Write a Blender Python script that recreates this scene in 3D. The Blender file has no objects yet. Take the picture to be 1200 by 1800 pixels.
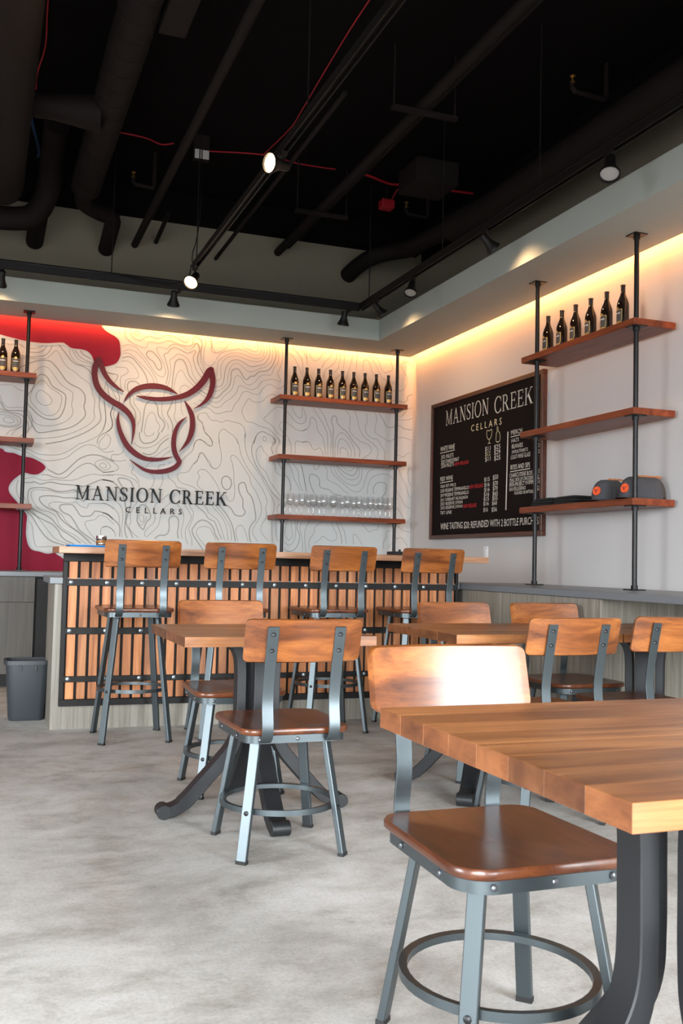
import bpy, bmesh, math, random
from mathutils import Vector, Matrix
random.seed(7)
S = bpy.context.scene
COL = S.collection

# ------------------------------------------------------------------ camera
cam_d = bpy.data.cameras.new('camera'); cam = bpy.data.objects.new('camera', cam_d); COL.objects.link(cam)
cam_d.sensor_fit = 'VERTICAL'; cam_d.sensor_height = 36.0; cam_d.lens = 1720.86 * 36.0 / 1800.0
cam_d.clip_start = 0.05; cam_d.clip_end = 100
cam.matrix_world = Matrix(((0.936612, -0.039649, -0.348117, 0.000000), (-0.349624, -0.041065, -0.935990, 0.000000), (0.022816, 0.998369, -0.052324, 1.035000), (0.000000, 0.000000, 0.000000, 1.000000)))
cam_d.dof.use_dof = True; cam_d.dof.focus_distance = 3.9; cam_d.dof.aperture_fstop = 13.0
S.camera = cam

# ------------------------------------------------------------------ view, world, daylight
S.view_settings.view_transform = 'Standard'; S.view_settings.look = 'None'
S.view_settings.gamma = 1.0; S.view_settings.use_curve_mapping = False
S.view_settings.exposure = 0.0
try:
    S.cycles.use_denoising = True; S.cycles.max_bounces = 8; S.cycles.diffuse_bounces = 5
    S.cycles.sample_clamp_indirect = 6.0; S.cycles.caustics_reflective = False; S.cycles.caustics_refractive = False
except Exception: pass
W = bpy.data.worlds.new('overcast_sky'); S.world = W; W.use_nodes = True
_bg = W.node_tree.nodes['Background']
_bg.inputs['Color'].default_value = (0.91, 0.96, 1.0, 1); _bg.inputs['Strength'].default_value = 28.0

# room extents (metres; camera stands at the origin, 1.035 m above the floor)
XL, XR, YR, YB, ZC = -6.0, 4.034, -2.1, 8.88, 4.36
WIN = [(-3.8, -1.95), (-1.8, 0.05), (1.0, 3.95)]     # storefront bays behind the camera
WZ0, WZ1 = 0.12, 2.85
for a, b in WIN:                                                    # portals: they only guide daylight sampling
    l = bpy.data.lights.new('window_portal', 'AREA'); l.shape = 'RECTANGLE'; l.size = b - a; l.size_y = WZ1 - WZ0
    l.cycles.is_portal = True
    o = bpy.data.objects.new('window_portal', l); COL.objects.link(o)
    o.location = ((a + b) / 2, YR - 0.02, (WZ0 + WZ1) / 2); o.rotation_euler = (math.radians(90), 0, 0)


WL = (0.5, 2.9)                                                      # one bay in the left wall
l = bpy.data.lights.new('window_portal', 'AREA'); l.shape = 'RECTANGLE'; l.size = WL[1] - WL[0]; l.size_y = WZ1 - WZ0; l.cycles.is_portal = True
o = bpy.data.objects.new('window_portal', l); COL.objects.link(o)
o.location = (XL - 0.02, sum(WL) / 2, (WZ0 + WZ1) / 2); o.rotation_euler = (math.radians(90), 0, math.radians(-90))

# ------------------------------------------------------------------ helpers
def tag(o, label=None, cat=None, group=None, kind=None):
    if label: o['label'] = label
    if cat: o['category'] = cat
    if group: o['group'] = group
    if kind: o['kind'] = kind
    return o
def obj(name, me, mat=None, parent=None, loc=None, rot=None):
    if isinstance(me, MB): me = me.mesh(name)
    o = bpy.data.objects.new(name, me); COL.objects.link(o)
    if mat and not me.materials: me.materials.append(mat)
    if parent: o.parent = parent
    if loc: o.location = loc
    if rot: o.rotation_euler = rot
    return o
def empty(name, loc=(0, 0, 0), rz=0.0):
    o = bpy.data.objects.new(name, None); COL.objects.link(o); o.location = loc; o.rotation_euler = (0, 0, rz)
    o.empty_display_size = 0.1
    return o
def copy_tree(o, parent=None):
    c = o.copy(); COL.objects.link(c)
    if parent: c.parent = parent
    for ch in list(o.children): copy_tree(ch, c)
    return c

class MB:
    """collects verts and faces of one mesh"""
    def __init__(s): s.v = []; s.f = []; s.smooth = False
    def add(s, vs, fs):
        n = len(s.v); s.v += [tuple(p) for p in vs]; s.f += [tuple(i + n for i in f) for f in fs]; return s
    def box(s, x0, x1, y0, y1, z0, z1, M=None):
        vs = [(x, y, z) for z in (z0, z1) for y in (y0, y1) for x in (x0, x1)]
        if M: vs = [M @ Vector(p) for p in vs]
        return s.add(vs, [(0, 2, 3, 1), (4, 5, 7, 6), (0, 1, 5, 4), (1, 3, 7, 5), (3, 2, 6, 7), (2, 0, 4, 6)])
    def tube(s, pts, r, n=10, caps=True, r2=None):
        pts = [Vector(p) for p in pts]; N = len(pts); rings = []
        up = Vector((0.013, 0.021, 1)).normalized(); prev = None
        for i, p in enumerate(pts):
            t = (pts[min(i + 1, N - 1)] - pts[max(i - 1, 0)]).normalized()
            if prev is None:
                a = up if abs(t.dot(up)) < 0.95 else Vector((1, 0, 0))
                u = (a - t * a.dot(t)).normalized()
            else: u = (prev - t * prev.dot(t)).normalized()
            prev = u; w = t.cross(u)
            rr = r[i] if isinstance(r, (list, tuple)) else r
            rings.append([p + (u * math.cos(k * 2 * math.pi / n) + w * math.sin(k * 2 * math.pi / n)) * rr for k in range(n)])
        vs = [q for R in rings for q in R]; fs = []
        for i in range(N - 1):
            for k in range(n): fs.append((i * n + k, i * n + (k + 1) % n, (i + 1) * n + (k + 1) % n, (i + 1) * n + k))
        if caps: fs += [tuple(range(n))[::-1], tuple((N - 1) * n + k for k in range(n))]
        return s.add(vs, fs)
    def lathe(s, prof, n=20, c=(0, 0, 0), a0=0.0, a1=2 * math.pi, close=True):
        full = abs(a1 - a0 - 2 * math.pi) < 1e-6; m = n if full else n + 1
        vs = [(c[0] + r * math.cos(a0 + (a1 - a0) * k / n), c[1] + r * math.sin(a0 + (a1 - a0) * k / n), c[2] + z) for r, z in prof for k in range(m)]
        fs = []
        for i in range(len(prof) - 1):
            for k in range(n):
                k2 = (k + 1) % m if full else k + 1
                fs.append((i * m + k, i * m + k2, (i + 1) * m + k2, (i + 1) * m + k))
        if close and full:
            fs.append(tuple(range(m))[::-1]); fs.append(tuple((len(prof) - 1) * m + k for k in range(m)))
        return s.add(vs, fs)
    def prism(s, poly, M, h):
        """2-D polygon (u,v) extruded by h along w, placed by M(u,v,w)"""
        n = len(poly)
        vs = [M(u, v, 0) for u, v in poly] + [M(u, v, h) for u, v in poly]
        return s.add(vs, [tuple(range(n))[::-1], tuple(range(n, 2 * n))] + [(i, (i + 1) % n, n + (i + 1) % n, n + i) for i in range(n)])
    def loft(s, secs, caps=True):
        n = len(secs[0]); vs = [p for q in secs for p in q]; fs = []
        for i in range(len(secs) - 1):
            for k in range(n): fs.append((i * n + k, i * n + (k + 1) % n, (i + 1) * n + (k + 1) % n, (i + 1) * n + k))
        if caps: fs += [tuple(range(n))[::-1], tuple((len(secs) - 1) * n + k for k in range(n))]
        return s.add(vs, fs)
    def mesh(s, name='mesh', bevel=0.0, seg=1, smooth=None, angle=40):
        me = bpy.data.meshes.new(name); me.from_pydata(s.v, [], s.f); me.validate()
        bm = bmesh.new(); bm.from_mesh(me)
        bmesh.ops.recalc_face_normals(bm, faces=bm.faces)
        if bevel > 0:
            es = [e for e in bm.edges if len(e.link_faces) == 2 and e.calc_face_angle(0) > math.radians(35)]
            bmesh.ops.bevel(bm, geom=es, offset=bevel, segments=seg, affect='EDGES', profile=0.6, clamp_overlap=True)
        sm = s.smooth if smooth is None else smooth
        if sm:
            for f in bm.faces: f.smooth = True
            for e in bm.edges:
                if len(e.link_faces) == 2 and e.calc_face_angle(0) > math.radians(angle): e.smooth = False
        bm.to_mesh(me); bm.free(); return me
def box_mesh(name, x0, x1, y0, y1, z0, z1, bevel=0.0, seg=1): return MB().box(x0, x1, y0, y1, z0, z1).mesh(name, bevel, seg)
def catmull(pts, k=5, closed=False):
    n = len(pts); out = []
    if n < 3: return list(pts)
    for i in range(n if closed else n - 1):
        if closed: p0, p1, p2, p3 = pts[(i - 1) % n], pts[i], pts[(i + 1) % n], pts[(i + 2) % n]
        else: p0, p1, p2, p3 = pts[max(i - 1, 0)], pts[i], pts[i + 1], pts[min(i + 2, n - 1)]
        for j in range(k):
            t = j / k
            out.append(tuple(0.5 * (2 * b + (c - a) * t + (2 * a - 5 * b + 4 * c - d) * t * t + (-a + 3 * b - 3 * c + d) * t ** 3) for a, b, c, d in zip(p0, p1, p2, p3)))
    if not closed: out.append(tuple(pts[-1]))
    return out
def ribbon(mb, pts, w, P, closed=False):
    """flat strip of width w along 2-D pts; P maps (u,v) to space; w may be a list of half widths"""
    n = len(pts); L = []; R = []
    for i, p in enumerate(pts):
        a = pts[(i - 1) % n] if closed else pts[max(i - 1, 0)]; b = pts[(i + 1) % n] if closed else pts[min(i + 1, n - 1)]
        dx, dy = b[0] - a[0], b[1] - a[1]; l = math.hypot(dx, dy) or 1e-9; h = w[i] if isinstance(w, list) else w / 2
        L.append((p[0] - dy / l * h, p[1] + dx / l * h)); R.append((p[0] + dy / l * h, p[1] - dx / l * h))
    m = n if closed else n - 1
    mb.add([P(*q) for q in L] + [P(*q) for q in R], [(i, (i + 1) % n, n + (i + 1) % n, n + i) for i in range(m)])
def rrect(w, d, r, n=5, cx=0, cy=0):
    pts = []
    for sx, sy, a in ((1, 1, 0), (-1, 1, 90), (-1, -1, 180), (1, -1, 270)):
        for k in range(n + 1):
            t = math.radians(a + 90 * k / n); pts.append((cx + sx * (w / 2 - r) + r * math.cos(t), cy + sy * (d / 2 - r) + r * math.sin(t)))
    return pts
ORD = ['first', 'second', 'third', 'fourth', 'fifth', 'sixth', 'seventh', 'eighth', 'ninth', 'tenth']

# ------------------------------------------------------------------ materials
def mat(name, col, rough=0.5, metal=0.0, **kw):
    m = bpy.data.materials.new(name); m.use_nodes = True; b = m.node_tree.nodes['Principled BSDF']
    b.inputs['Base Color'].default_value = (*col, 1); b.inputs['Roughness'].default_value = rough; b.inputs['Metallic'].default_value = metal
    for k, v in kw.items(): b.inputs[k.replace('_', ' ')].default_value = v
    return m
def nodes(m): return m.node_tree.nodes, m.node_tree.links, m.node_tree.nodes['Principled BSDF']
def ramp(N, stops):
    r = N.new('ShaderNodeValToRGB'); e = r.color_ramp.elements
    while len(e) < len(stops): e.new(0.5)
    for x, (p, c) in zip(e, stops): x.position = p; x.color = (*c, 1)
    return r
def noise(N, L, vec, scale, detail=4, rough=0.6, dist=0.0):
    n = N.new('ShaderNodeTexNoise'); n.inputs['Scale'].default_value = scale; n.inputs['Detail'].default_value = detail
    n.inputs['Roughness'].default_value = rough; n.inputs['Distortion'].default_value = dist; L.new(vec, n.inputs['Vector']); return n
def coords(N, L, scale=(1, 1, 1), rand=True):
    tc = N.new('ShaderNodeTexCoord'); mp = N.new('ShaderNodeMapping'); mp.inputs['Scale'].default_value = scale
    L.new(tc.outputs['Object'], mp.inputs['Vector'])
    if rand:
        oi = N.new('ShaderNodeObjectInfo'); mu = N.new('ShaderNodeMath'); mu.operation = 'MULTIPLY'; mu.inputs[1].default_value = 37.0
        L.new(oi.outputs['Random'], mu.inputs[0]); L.new(mu.outputs[0], mp.inputs['Location'])
    return mp.outputs['Vector']
def mixc(N, L, a, b, fac, mode='MIX', f=None):
    x = N.new('ShaderNodeMix'); x.data_type = 'RGBA'; x.blend_type = mode
    L.new(a, x.inputs[6])
    if isinstance(b, tuple): x.inputs[7].default_value = (*b, 1)
    else: L.new(b, x.inputs[7])
    if f is not None: x.inputs[0].default_value = f
    else: L.new(fac, x.inputs[0])
    return x.outputs[2]
def wood(name, dark, mid, light, axis='x', rough=0.35, stretch=14.0, scale=1.6, var=0.25, coat=0.0, blotch=0.35, bump=0.03):
    m = mat(name, mid, rough); N, L, b = nodes(m)
    sc = {'x': (1, stretch, stretch), 'y': (stretch, 1, stretch), 'z': (stretch, stretch, 1)}[axis]
    v = coords(N, L, sc)
    n1 = noise(N, L, v, scale, 6, 0.62, 0.6)
    r = ramp(N, [(0.28, dark), (0.5, mid), (0.72, light)]); L.new(n1.outputs['Fac'], r.inputs['Fac'])
    v2 = coords(N, L, {'x': (1, 4, 4), 'y': (4, 1, 4), 'z': (4, 4, 1)}[axis])
    n2 = noise(N, L, v2, 2.2, 3, 0.5, 0.4)
    r2 = ramp(N, [(0.36, (0.45, 0.36, 0.3)), (0.58, (1, 1, 1))]); L.new(n2.outputs['Fac'], r2.inputs['Fac'])
    c = mixc(N, L, r.outputs['Color'], r2.outputs['Color'], None, 'MULTIPLY', blotch)
    n3 = noise(N, L, coords(N, L, tuple(q * 4 if q > 1 else 1 for q in sc)), scale * 1.8, 4, 0.7)
    r3 = ramp(N, [(0.36, (0.62, 0.56, 0.5)), (0.52, (1, 1, 1))]); L.new(n3.outputs['Fac'], r3.inputs['Fac'])
    c = mixc(N, L, c, r3.outputs['Color'], None, 'MULTIPLY', 0.55)
    oi = N.new('ShaderNodeObjectInfo'); hs = N.new('ShaderNodeHueSaturation')
    mr = N.new('ShaderNodeMapRange'); mr.inputs['To Min'].default_value = 1 - var; mr.inputs['To Max'].default_value = 1 + var
    L.new(oi.outputs['Random'], mr.inputs['Value']); L.new(mr.outputs['Result'], hs.inputs['Value']); L.new(c, hs.inputs['Color'])
    L.new(hs.outputs['Color'], b.inputs['Base Color'])
    if coat: b.inputs['Coat Weight'].default_value = coat; b.inputs['Coat Roughness'].default_value = 0.18
    if bump:
        bp = N.new('ShaderNodeBump'); bp.inputs['Strength'].default_value = bump * 4; bp.inputs['Distance'].default_value = 0.004
        L.new(n1.outputs['Fac'], bp.inputs['Height']); L.new(bp.outputs['Normal'], b.inputs['Normal'])
    return m
M = {}
M['chair_wood'] = wood('chair_wood', (0.10, 0.028, 0.007), (0.29, 0.090, 0.020), (0.42, 0.15, 0.034), 'x', 0.3, 9, 2.2, 0.10, 0.5, 0.75)
M['seat_wood'] = wood('seat_wood', (0.06, 0.017, 0.006), (0.135, 0.038, 0.012), (0.19, 0.058, 0.018), 'y', 0.32, 9, 2.0, 0.10, 0.45, 0.55)
M['table_wood'] = wood('table_wood', (0.17, 0.055, 0.016), (0.38, 0.148, 0.047), (0.50, 0.215, 0.077), 'x', 0.38, 12, 1.5, 0.17, 0.2, 0.85)
M['end_grain'] = wood('end_grain_wood', (0.10, 0.030, 0.010), (0.20, 0.068, 0.022), (0.28, 0.105, 0.036), 'y', 0.42, 1.2, 9.0, 0.35, 0.15, 0.5)
M['bar_wood'] = wood('bar_wood', (0.22, 0.10, 0.05), (0.46, 0.24, 0.13), (0.56, 0.32, 0.18), 'x', 0.42, 20, 1.4, 0.12, 0.15, 0.25)
M['slat_wood'] = wood('slat_wood', (0.27, 0.09, 0.033), (0.51, 0.19, 0.068), (0.64, 0.29, 0.115), 'z', 0.5, 14, 2.2, 0.30, 0.0, 0.3)
M['shelf_wood'] = wood('shelf_wood', (0.12, 0.026, 0.010), (0.22, 0.050, 0.018), (0.30, 0.075, 0.027), 'x', 0.42, 12, 2.0, 0.10, 0.1, 0.35)
M['shelf_wood_y'] = wood('shelf_wood_y', (0.12, 0.026, 0.010), (0.22, 0.050, 0.018), (0.30, 0.075, 0.027), 'y', 0.42, 12, 2.0, 0.10, 0.1, 0.35)
for k_ in ('shelf_wood', 'shelf_wood_y'): M[k_].node_tree.nodes['Principled BSDF'].inputs['Specular IOR Level'].default_value = 0.25
M['frame_wood'] = wood('frame_wood', (0.035, 0.010, 0.005), (0.07, 0.018, 0.008), (0.12, 0.032, 0.012), 'y', 0.4, 12, 3.0, 0.05, 0.2, 0.3)
M['laminate'] = wood('laminate', (0.165, 0.148, 0.12), (0.26, 0.24, 0.20), (0.345, 0.325, 0.28), 'z', 0.5, 40, 1.3, 0.05, 0.0, 0.15, 0.0)
M['laminate_shaded'] = wood('laminate_shaded', (0.055, 0.047, 0.039), (0.088, 0.077, 0.064), (0.115, 0.102, 0.086), 'z', 0.5, 40, 1.3, 0.04, 0.0, 0.1, 0.0)  # back cabinet laminate, its colour lowered to carry the shadow behind the bar
M['steel'] = mat('gunmetal_steel', (0.098, 0.118, 0.127), 0.37, 0.8)
M['bolt'] = mat('bolt_steel', (0.16, 0.17, 0.18), 0.32, 0.8)
M['screw'] = mat('dark_screw_steel', (0.035, 0.036, 0.038), 0.4, 0.7)
M['zinc'] = mat('zinc_bolt', (0.22, 0.25, 0.26), 0.32, 0.9)
M['iron'] = mat('cast_iron', (0.016, 0.017, 0.019), 0.45, 0.15, Specular_IOR_Level=0.4)
M['pipe'] = mat('black_pipe', (0.006, 0.006, 0.0065), 0.38, 0.0, Specular_IOR_Level=0.3)
M['black_paint'] = mat('black_frame_paint', (0.011, 0.010, 0.0095), 0.5, Specular_IOR_Level=0.25)
M['backing'] = mat('black_backing', (0.010, 0.009, 0.009), 0.8)
M['rubber'] = mat('black_rubber', (0.012, 0.012, 0.012), 0.7)
M['slab'] = mat('grey_slab', (0.15, 0.165, 0.18), 0.35)
M['ceil'] = mat('black_ceiling_paint', (0.0040, 0.0028, 0.0026), 0.95, Specular_IOR_Level=0.08)
M['duct'] = mat('black_duct_paint', (0.011, 0.0075, 0.0066), 0.75, Specular_IOR_Level=0.15)
M['track'] = mat('black_track', (0.007, 0.0055, 0.005), 0.5, Specular_IOR_Level=0.25)
M['bin'] = mat('charcoal_plastic', (0.030, 0.036, 0.042), 0.45)
M['red_wire'] = mat('red_wire', (0.35, 0.01, 0.02), 0.5)
M['blue_wire'] = mat('blue_wire', (0.015, 0.05, 0.12), 0.5)
M['brass'] = mat('brass', (0.55, 0.32, 0.10), 0.35, 0.9)
M['white_plastic'] = mat('white_plastic', (0.75, 0.75, 0.76), 0.4)
M['crimson'] = mat('crimson_print', (0.20, 0.003, 0.022), 0.7, Specular_IOR_Level=0.25)
M['sign_red'] = mat('crimson_sign', (0.10, 0.0025, 0.009), 0.55, 0.0, Specular_IOR_Level=0.3)
M['sign_black'] = mat('black_sign_letters', (0.012, 0.015, 0.018), 0.5, Specular_IOR_Level=0.15)
M['line_ink'] = mat('contour_ink', (0.25, 0.24, 0.205), 0.7)
M['line_ink_thick'] = mat('contour_ink_thick', (0.27, 0.27, 0.245), 0.7)
M['outline_ink'] = mat('pale_outline_ink', (0.42, 0.44, 0.45), 0.7)
M['board'] = mat('chalkboard_black', (0.010, 0.0068, 0.0064), 0.8, Specular_IOR_Level=0.08)
M['chalk'] = mat('chalk_white', (0.68, 0.66, 0.60), 0.9)
M['chalk_yellow'] = mat('chalk_yellow', (0.70, 0.62, 0.38), 0.9)
M['chalk_red'] = mat('chalk_red', (0.50, 0.015, 0.02), 0.9)
M['bottle'] = mat('dark_bottle_glass', (0.012, 0.006, 0.004), 0.08, 0.0, Coat_Weight=0.2, Coat_Roughness=0.04)
M['capsule'] = mat('black_capsule', (0.012, 0.010, 0.010), 0.3)
M['label_dark'] = mat('charcoal_label', (0.055, 0.052, 0.052), 0.55)
M['label_gold'] = mat('gold_foil', (0.62, 0.40, 0.13), 0.35, 0.6)
M['label_white'] = mat('label_silver', (0.5, 0.48, 0.46), 0.5)
M['cap_cloth'] = mat('charcoal_cap_cloth', (0.050, 0.053, 0.060), 0.9)
M['cap_mesh'] = mat('brown_cap_mesh', (0.055, 0.048, 0.042), 0.95)
M['patch'] = mat('orange_patch', (0.70, 0.085, 0.02), 0.7)
M['hang_tag'] = mat('kraft_tag', (0.55, 0.22, 0.07), 0.8)
M['shirt'] = mat('black_knit', (0.006, 0.006, 0.006), 0.95)
M['tray_blue'] = mat('blue_tray', (0.01, 0.22, 0.62), 0.35)
M['dark_plate'] = mat('dark_plate', (0.012, 0.014, 0.012), 0.4)
M['chrome'] = mat('chrome_cup', (0.75, 0.74, 0.72), 0.12, 1.0)
M['amber'] = mat('amber_cup', (0.30, 0.13, 0.03), 0.15)
M['upper_wall'] = mat('taupe_upper_wall', (0.215, 0.19, 0.14), 0.85)
M['soffit'] = mat('grey_green_soffit_paint', (0.375, 0.405, 0.37), 0.8)
M['white_wall'] = mat('white_wall_paint', (0.555, 0.54, 0.535), 0.8)
M['mural_paper'] = mat('mural_paper', (0.53, 0.54, 0.53), 0.75)
M['window_frame'] = mat('black_window_frame', (0.02, 0.02, 0.02), 0.5)
M['outside'] = mat('outside_pavement', (0.12, 0.12, 0.118), 0.9)
def emit(name, col, s):
    m = bpy.data.materials.new(name); m.use_nodes = True; N = m.node_tree.nodes; N.clear()
    e = N.new('ShaderNodeEmission'); e.inputs['Color'].default_value = (*col, 1); e.inputs['Strength'].default_value = s
    o = N.new('ShaderNodeOutputMaterial'); m.node_tree.links.new(e.outputs[0], o.inputs[0]); return m
M['led'] = emit('warm_led', (1.0, 0.38, 0.09), 270.0)
M['lamp_on'] = emit('lit_lamp_lens', (1.0, 0.68, 0.36), 22.0)
M['lamp_low'] = mat('lamp_lens_reflector', (0.42, 0.40, 0.38), 0.3, 0.2)
def glass(name):
    m = bpy.data.materials.new(name); m.use_nodes = True; N = m.node_tree.nodes; L = m.node_tree.links; N.clear()
    t = N.new('ShaderNodeBsdfTransparent'); t.inputs[0].default_value = (0.985, 0.99, 0.99, 1)
    g = N.new('ShaderNodeBsdfGlossy'); g.inputs['Roughness'].default_value = 0.04
    lw = N.new('ShaderNodeLayerWeight'); lw.inputs['Blend'].default_value = 0.35
    mp = N.new('ShaderNodeMapRange'); mp.inputs['To Min'].default_value = 0.07; mp.inputs['To Max'].default_value = 0.5
    L.new(lw.outputs['Facing'], mp.inputs['Value'])
    x = N.new('ShaderNodeMixShader'); L.new(mp.outputs[0], x.inputs[0]); L.new(t.outputs[0], x.inputs[1]); L.new(g.outputs[0], x.inputs[2])
    o = N.new('ShaderNodeOutputMaterial'); L.new(x.outputs[0], o.inputs[0]); return m
M['glass'] = glass('clear_wine_glass')
def concrete():
    m = mat('polished_concrete', (0.4, 0.39, 0.37), 0.5); N, L, b = nodes(m)
    v = coords(N, L, (1, 1, 1), False)
    n1 = noise(N, L, v, 1.1, 9, 0.66, 0.8); vs_ = coords(N, L, (1, 1.35, 1), False); n2 = noise(N, L, vs_, 3.2, 12, 0.72, 0.25); n3 = noise(N, L, v, 90, 6, 0.8)
    r1 = ramp(N, [(0.30, (0.44, 0.425, 0.395)), (0.50, (0.66, 0.645, 0.615)), (0.70, (0.80, 0.79, 0.77))]); L.new(n1.outputs['Fac'], r1.inputs['Fac'])
    r2 = ramp(N, [(0.30, (0.50, 0.485, 0.45)), (0.47, (0.86, 0.85, 0.83)), (0.58, (1, 1, 1)), (0.8, (1.15, 1.15, 1.15))]); L.new(n2.outputs['Fac'], r2.inputs['Fac'])
    c = mixc(N, L, r1.outputs['Color'], r2.outputs['Color'], None, 'MULTIPLY', 0.95)
    r3 = ramp(N, [(0.34, (0.62, 0.61, 0.59)), (0.5, (1, 1, 1)), (0.66, (1.2, 1.2, 1.2))]); L.new(n3.outputs['Fac'], r3.inputs['Fac'])
    c = mixc(N, L, c, r3.outputs['Color'], None, 'MULTIPLY', 0.5)
    # fine pale hairline cracks
    nd = noise(N, L, v, 1.7, 4, 0.6); ad = N.new('ShaderNodeVectorMath'); ad.operation = 'MULTIPLY_ADD'
    L.new(nd.outputs['Color'], ad.inputs[0]); ad.inputs[1].default_value = (0.7, 0.7, 0.7); L.new(v, ad.inputs[2])
    vo = N.new('ShaderNodeTexVoronoi'); vo.feature = 'DISTANCE_TO_EDGE'; vo.inputs['Scale'].default_value = 0.75; L.new(ad.outputs[0], vo.inputs['Vector'])
    rc = ramp(N, [(0.0, (1, 1, 1)), (0.006, (0, 0, 0))]); L.new(vo.outputs['Distance'], rc.inputs['Fac'])
    mk = N.new('ShaderNodeMath'); mk.operation = 'MULTIPLY'; L.new(rc.outputs['Color'], mk.inputs[0]); L.new(n2.outputs['Fac'], mk.inputs[1])
    mk2 = N.new('ShaderNodeMath'); mk2.operation = 'MULTIPLY'; mk2.inputs[1].default_value = 0.55; L.new(mk.outputs[0], mk2.inputs[0])
    c = mixc(N, L, c, (0.60, 0.59, 0.57), mk2.outputs[0]); L.new(c, b.inputs['Base Color'])
    rr = N.new('ShaderNodeMapRange'); rr.inputs['To Min'].default_value = 0.42; rr.inputs['To Max'].default_value = 0.68; L.new(n2.outputs['Fac'], rr.inputs['Value']); L.new(rr.outputs[0], b.inputs['Roughness'])
    bp = N.new('ShaderNodeBump'); bp.inputs['Strength'].default_value = 0.06; bp.inputs['Distance'].default_value = 0.003; L.new(n3.outputs['Fac'], bp.inputs['Height']); L.new(bp.outputs['Normal'], b.inputs['Normal'])
    return m
M['concrete'] = concrete()

# ------------------------------------------------------------------ room shell
def struct(name, mb, m, label=None, parent=None):
    o = obj(name, mb, m, parent)
    if not parent: o['kind'] = 'structure'
    if label: o['label'] = label
    return o
struct('floor', MB().box(XL, XR, YR, YB, -0.1, 0.0), M['concrete'], 'mottled grey polished concrete floor')
struct('ceiling', MB().box(XL - .2, XR + .2, YR - .2, YB + .2, ZC, ZC + 0.1), M['ceil'], 'black painted exposed ceiling')
wall_back = struct('wall_back', MB().box(XL - .1, XR + .1, YB, YB + 0.1, -0.1, 3.30), M['mural_paper'], 'mural wall printed with grey contour lines and crimson shapes')
struct('wall_back_upper', MB().box(XL - .1, XR + .1, YB, YB + 0.1, 3.30, ZC), M['upper_wall'], 'taupe upper wall above the soffit')
struct('wall_right', MB().box(XR, XR + 0.1, YR - .1, YB, -0.1, 3.30), M['white_wall'], 'plain white side wall')
struct('wall_right_upper', MB().box(XR, XR + 0.1, YR - .1, YB, 3.30, ZC), M['upper_wall'], 'taupe upper side wall above the soffit')
mb = MB().box(XL - .1, XL, YR - .1, YB, -0.1, WZ0).box(XL - .1, XL, YR - .1, YB, WZ1, ZC).box(XL - .1, XL, YR - .1, WL[0], WZ0, WZ1).box(XL - .1, XL, WL[1], YB, WZ0, WZ1)
struct('wall_left', mb, M['white_wall'], 'white wall on the far left with one tall window')
a, b = WL
struct('window_5', MB().box(XL - .08, XL - .03, a, a + .05, WZ0, WZ1).box(XL - .08, XL - .03, b - .05, b, WZ0, WZ1).box(XL - .08, XL - .03, a, b, WZ0, WZ0 + .05).box(XL - .08, XL - .03, a, b, WZ1 - .05, WZ1), M['window_frame'], 'black framed window in the left wall')
# storefront wall behind the camera
mb = MB()
mb.box(XL - .1, XR + .1, YR - .12, YR, -0.1, WZ0).box(XL - .1, XR + .1, YR - .12, YR, WZ1, ZC)
e = [XL - .1] + [v for w in WIN for v in w] + [XR + .1]
for i in range(0, len(e), 2): mb.box(e[i], e[i + 1], YR - .12, YR, WZ0, WZ1)
struct('wall_front', mb, M['white_wall'], 'storefront wall with three tall windows')
for i, (a, b) in enumerate(WIN):
    f = MB().box(a, a + .05, YR - .09, YR - .03, WZ0, WZ1).box(b - .05, b, YR - .09, YR - .03, WZ0, WZ1).box(a, b, YR - .09, YR - .03, WZ0, WZ0 + .05).box(a, b, YR - .09, YR - .03, WZ1 - .05, WZ1)
    struct('window_%d' % (i + 1), f, M['window_frame'], 'black framed storefront window')
struct('ground_outside', MB().box(-40, 30, -40, YR - .13, -0.25, -0.15).box(-40, XL - .11, YR - .13, 20, -0.25, -0.15), M['outside'], 'pavement outside the storefront')
# black header along the top of the back wall
struct('trim_1', MB().box(XL, XR, YB - .16, YB - .002, 4.13, ZC - .002), M['ceil'], 'black header strip where the upper wall meets the ceiling')
struct('trim_2', MB().box(XR - .012, XR - .001, YR, YB - .17, 3.93, ZC - .002), M['ceil'], 'black painted band at the top of the side wall')
# soffit with a light cove between its inner edge and the walls
SX0, SX1, SY0, SY1, SZ0, SZ1 = 3.415, 3.975, 8.295, 8.83, 3.10, 3.295
struct('soffit_back', MB().box(XL, SX1, SY0, SY1, SZ0, SZ1 - .02).box(XL, SX1, SY0, YB, SZ1 - .02, SZ1), M['soffit'], 'dropped soffit along the mural wall')
struct('soffit_right', MB().box(SX0, SX1, YR, SY0, SZ0, SZ1 - .02).box(SX0, XR, YR, SY0, SZ1 - .02, SZ1).box(SX1, XR, SY0, YB, SZ1 - .02, SZ1), M['soffit'], 'dropped soffit along the white wall')
# warm LED strips in the cove
def led(x0, x1, y0, y1, label):
    t = empty('led_strip', ((x0 + x1) / 2, (y0 + y1) / 2, 3.16)); tag(t, label, 'light strip', 'cove LED strips')
    a, b, c, d = x0 - t.location.x, x1 - t.location.x, y0 - t.location.y, y1 - t.location.y
    obj('emitter', MB().add([(a, c, 0), (b, c, 0), (b, d, 0), (a, d, 0)], [(0, 3, 2, 1)]), M['led'], t)
    obj('channel', MB().box(a, b, c, d, .002, .012), M['white_plastic'], t)
led(XL + .05, SX1 + .02, SY1 + .001, SY1 + .011, 'warm white LED strip glowing above the mural wall')
led(SX1 + .001, SX1 + .011, YR + .1, SY1 - .02, 'warm white LED strip glowing above the white wall')

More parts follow.
